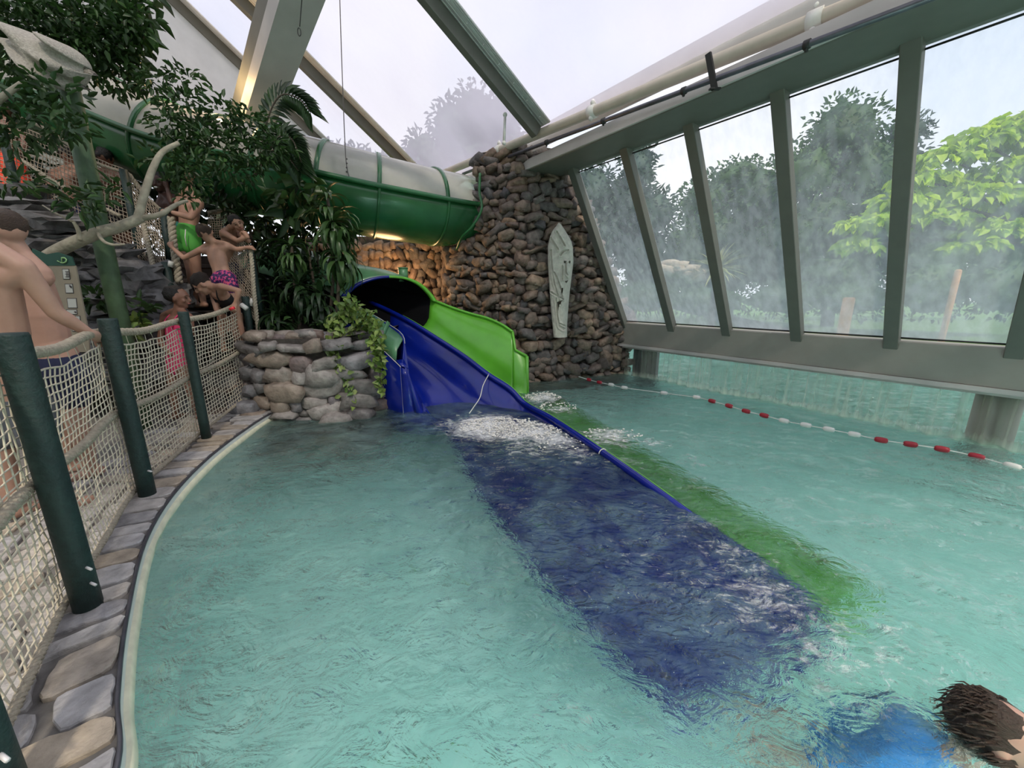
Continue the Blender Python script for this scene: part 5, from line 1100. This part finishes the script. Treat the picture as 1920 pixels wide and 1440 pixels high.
mb.build('stem', M['trunk'], t); mb = MB(); P = np.array(P); leaves(mb, P, np.array(Dv), rnd(len(P)) * .4 + V(0, -.8, .5), .085, .06, .3); crown(mb, cl((678, 595, 5.0, 24, 14, 18), (695, 625, 4.95, 16, 10, 16), (655, 580, 5.05, 18, 10, 10)), 150, .09, .06); mb.build('foliage', M['pothos'], t)
t = plant('low_greenery', at(570, 620, 5.0), 'mid green leafy ground plants along the top of the low rock wall', 'plant')
crown(MB(), cl((560, 612, 4.95, 24, 14, 9), (600, 612, 4.95, 26, 14, 9), (520, 606, 4.95, 22, 14, 9)), 170, .10, .05).build('foliage', M['leaf'], t)
for i, (x, y, lb) in enumerate(((180, 560, 'small green leafy plant growing from the slate rocks right of the board'), (250, 610, 'small yellow green plant growing from the slate rocks behind the fence'), (268, 575, 'single broad leaved sprig on the rocks below the steep net'))):
    c = at(x, y, 4.15); t = plant('rock_plant', c, lb, 'plant'); crown(MB(), [(c, (.12, .06, .09))] * 1, 900 if i < 2 else 300, .10, .05).build('foliage', M['pothos' if i == 1 else 'leaf'], t)
t = plant('background_tree', (-6, 8.0, 0), 'tall dark tree standing behind the tube slide at far left', 'tree')
MB().tube([V(-6, 7.7, 0), V(-6.2, 7.7, 4.5)], .12, 10).build('trunk', M['trunk'], t)
crown(MB(), cl((60, 330, 7.3, 80, 30, 60), (170, 350, 7.3, 80, 30, 60), (270, 370, 7.3, 70, 30, 60), (360, 400, 7.3, 60, 30, 60), (430, 430, 7.3, 50, 30, 60), (500, 430, 7.3, 50, 30, 60), (60, 440, 7.2, 100, 30, 60), (220, 460, 7.2, 100, 30, 60), (320, 300, 7.3, 60, 30, 40), (-30, 350, 7.3, 70, 30, 70), (-20, 80, 7.4, 90, 40, 70), (80, 120, 7.5, 70, 30, 50), (200, 140, 7.5, 50, 30, 30)), 110, .17, .085, shell=.2).build('foliage', M['leafdark'], t)

# outside the windows
def outtree(name, lb, cat, items, base, ln, wd, per, m, shell=.4, up=.6):
    t = plant(name, V(*base, .3), lb, cat); top = items[0]; MB().tube([V(*base, .2), (V(*base, .2) + at(*top[:3])) / 2 + V(.1, 0, 0), at(*top[:3])], [.22, .15, .05], 8).build('trunk', M['trunk'], t)
    mb = MB(); crown(mb, cl(*items), per * 4.5, ln * .55, wd * .6, shell=shell, updir=up)
    for c, r in cl(*items): mb.blob(c, np.diag([q * .66 for q in r]), rough=.22, seed=c[0], sub=3, freq=3)
    mb.build('foliage', M[m], t)
def gp_(px, d): p = at(px, 560, d); return p[:2]
outtree('conifer', 'tall blue green conifer seen through the second window from the left', 'tree', [(1196, 320, 17, 34, 34, 50), (1180, 390, 17, 60, 40, 60), (1200, 470, 17, 60, 40, 60), (1130, 440, 17, 50, 40, 60), (1110, 360, 17, 45, 40, 50), (1225, 400, 16.5, 45, 40, 45)], gp_(1180, 17), .42, .16, 26, 'conifer')
outtree('broad_tree', 'broad mid green tree seen through the third window', 'tree', [(1380, 340, 19, 50, 50, 40), (1320, 380, 19, 50, 50, 50), (1420, 380, 18, 60, 50, 70), (1350, 450, 18, 70, 50, 60), (1410, 480, 17, 60, 50, 60), (1290, 470, 18, 60, 50, 60), (1260, 520, 18, 60, 50, 40)], gp_(1370, 19), .40, .22, 22, 'hedge')
outtree('broad_tree', 'tall hazy tree filling the fourth window', 'tree', [(1580, 250, 15, 70, 50, 60), (1510, 330, 15, 60, 50, 60), (1620, 320, 15, 70, 50, 70), (1540, 420, 15, 80, 50, 70), (1640, 420, 14, 60, 50, 70), (1480, 450, 15, 50, 50, 60), (1560, 520, 14, 80, 50, 50)], gp_(1560, 15), .34, .18, 26, 'hedge')
outtree('pine_tree', 'dark pine top showing right of the last full mullion', 'tree', [(1700, 250, 17, 34, 30, 34), (1690, 320, 17, 50, 40, 50), (1720, 400, 16, 60, 40, 60)], gp_(1690, 17), .36, .12, 30, 'conifer')
outtree('hedge', 'long green hedge beyond the outdoor pool', 'hedge', [(1200, 560, 15, 90, 40, 34), (1330, 565, 14, 90, 40, 34), (1470, 560, 13, 90, 40, 38), (1600, 560, 12.5, 90, 40, 40), (1750, 540, 12, 110, 40, 60), (1900, 540, 11, 110, 40, 60), (1130, 560, 16, 60, 40, 40), (1230, 520, 20, 80, 40, 50), (1350, 510, 20, 80, 40, 60), (1480, 500, 19, 80, 40, 60), (1620, 470, 18, 90, 40, 90), (1760, 450, 17, 100, 40, 110), (1900, 440, 17, 110, 40, 120), (1060, 560, 20, 80, 40, 60)], gp_(1500, 13), .26, .13, 24, 'hedge')
lt = [(1850, 270, 7.2, 62, 40, 44), (1780, 300, 7.2, 46, 40, 36), (1900, 330, 7.0, 70, 40, 50), (1730, 340, 7.2, 44, 36, 28), (1820, 370, 7.0, 70, 40, 40), (1690, 380, 7.1, 42, 34, 26), (1750, 410, 7.0, 60, 36, 26), (1640, 415, 7.1, 40, 30, 22), (1880, 430, 6.8, 60, 36, 30), (1600, 425, 7.2, 26, 24, 14), (1610, 460, 7.1, 26, 24, 22), (1830, 460, 6.8, 34, 30, 16), (1960, 250, 7.0, 70, 40, 60), (1900, 235, 7.2, 40, 40, 26)]
t = plant('catalpa_tree', V(*gp_(2050, 7.2), .3), 'bright lime green tree with big drooping leaves outside the last windows', 'tree')
mb = MB(); bs_ = V(*gp_(2050, 7.2), .2); mb.tube([bs_, bs_ + ZZ * 2.2], [.14, .1], 8)
for x, y, d, r, *_ in lt: mb.tube(cat_rom([bs_ + ZZ * 2.0, lerp(bs_ + ZZ * 2.4, at(x, y, d), .6), at(x, y, d)], 8), [.06, .05, .04, .035, .03, .025, .02, .012], 6)
mb.build('trunk', M['trunk'], t)
mb = MB()
for c, r in cl(*lt):
    n = int(230 * r[0] * r[2] * 4) + 20; q = rnd(n); q /= np.linalg.norm(q, axis=1, keepdims=True); q[:, 2] = np.abs(q[:, 2]) * .9 - .25; p = c + q * np.array(r) * np.random.uniform(.6, 1.05, (n, 1)); d = q * V(1, 1, .2) + rnd(n) * .35 - V(0, 0, .45)
    leaves(mb, p, d, rnd(n) * .25 + V(0, 0, 1), .19 * np.random.uniform(.6, 1.2, n), .13 * np.random.uniform(.6, 1.2, n), .35)
mb.build('foliage', M['limeleaf'], t)
outtree('tall_tree', 'tall bluish tree silhouetted behind the foil left of the middle rafter', 'tree', [(890, 205, 17, 40, 40, 40), (850, 240, 17, 45, 40, 45), (930, 235, 17, 45, 40, 50), (800, 290, 17, 45, 40, 40), (880, 300, 17, 70, 40, 50), (960, 300, 17, 60, 40, 60), (990, 380, 17, 80, 60, 60)], gp_(890, 17), .45, .2, 22, 'conifer')
outtree('tall_tree', 'low bluish tree line behind the foil above the tube slide ribs', 'tree', [(600, 290, 19, 40, 40, 24), (660, 300, 19, 50, 40, 24), (730, 320, 19, 60, 40, 30), (560, 275, 19, 30, 40, 24), (780, 340, 18, 60, 40, 40)], gp_(680, 19), .45, .2, 22, 'conifer')
t = plant('palm', V(*gp_(1345, 12), .3), 'pale spiky palm outside the second and third windows', 'palm')
c = at(1345, 505, 12); MB().tube([V(c[0], c[1], .3), c], .1, 8).build('trunk', M['trunk'], t); mb = MB(); straps(mb, c, 60, .95, .07, -.4, 1.5, .5, seg=4); mb.build('fronds', M['palm'], t)
mb = MB()
for k in range(14): mb.blob(at(1235 + k * 6.5, 492 + abs(k - 4) * 2.5 + (k % 3) * 5, 12.6), [V(.26, 0, 0), V(0, .3, 0), V(0, 0, .13)], p=.8, rough=.2, seed=k + 70)
tag(mb.build('rock_pile', M['sand']), 'pale rock pile outside behind the second window', 'rocks')
for (x, y0, y1, d, lb) in ((1592, 560, 606, 9.5, 'short orange wooden post outside the fourth window'), (1797, 508, 575, 9.0, 'thin orange wooden post outside the fifth window')):
    a, b = at(x, y0, d), at(x, y1, d); mb = MB(); mb.tube([V(a[0], a[1], -.1), a, a + ZZ * .03], [.12, .12, .08] if y0 > 540 else [.06, .06, .04], 12); tag(mb.build('orange_upright', M['orangeupright']), lb, 'post')  # plain orange cylinders standing beyond the glass
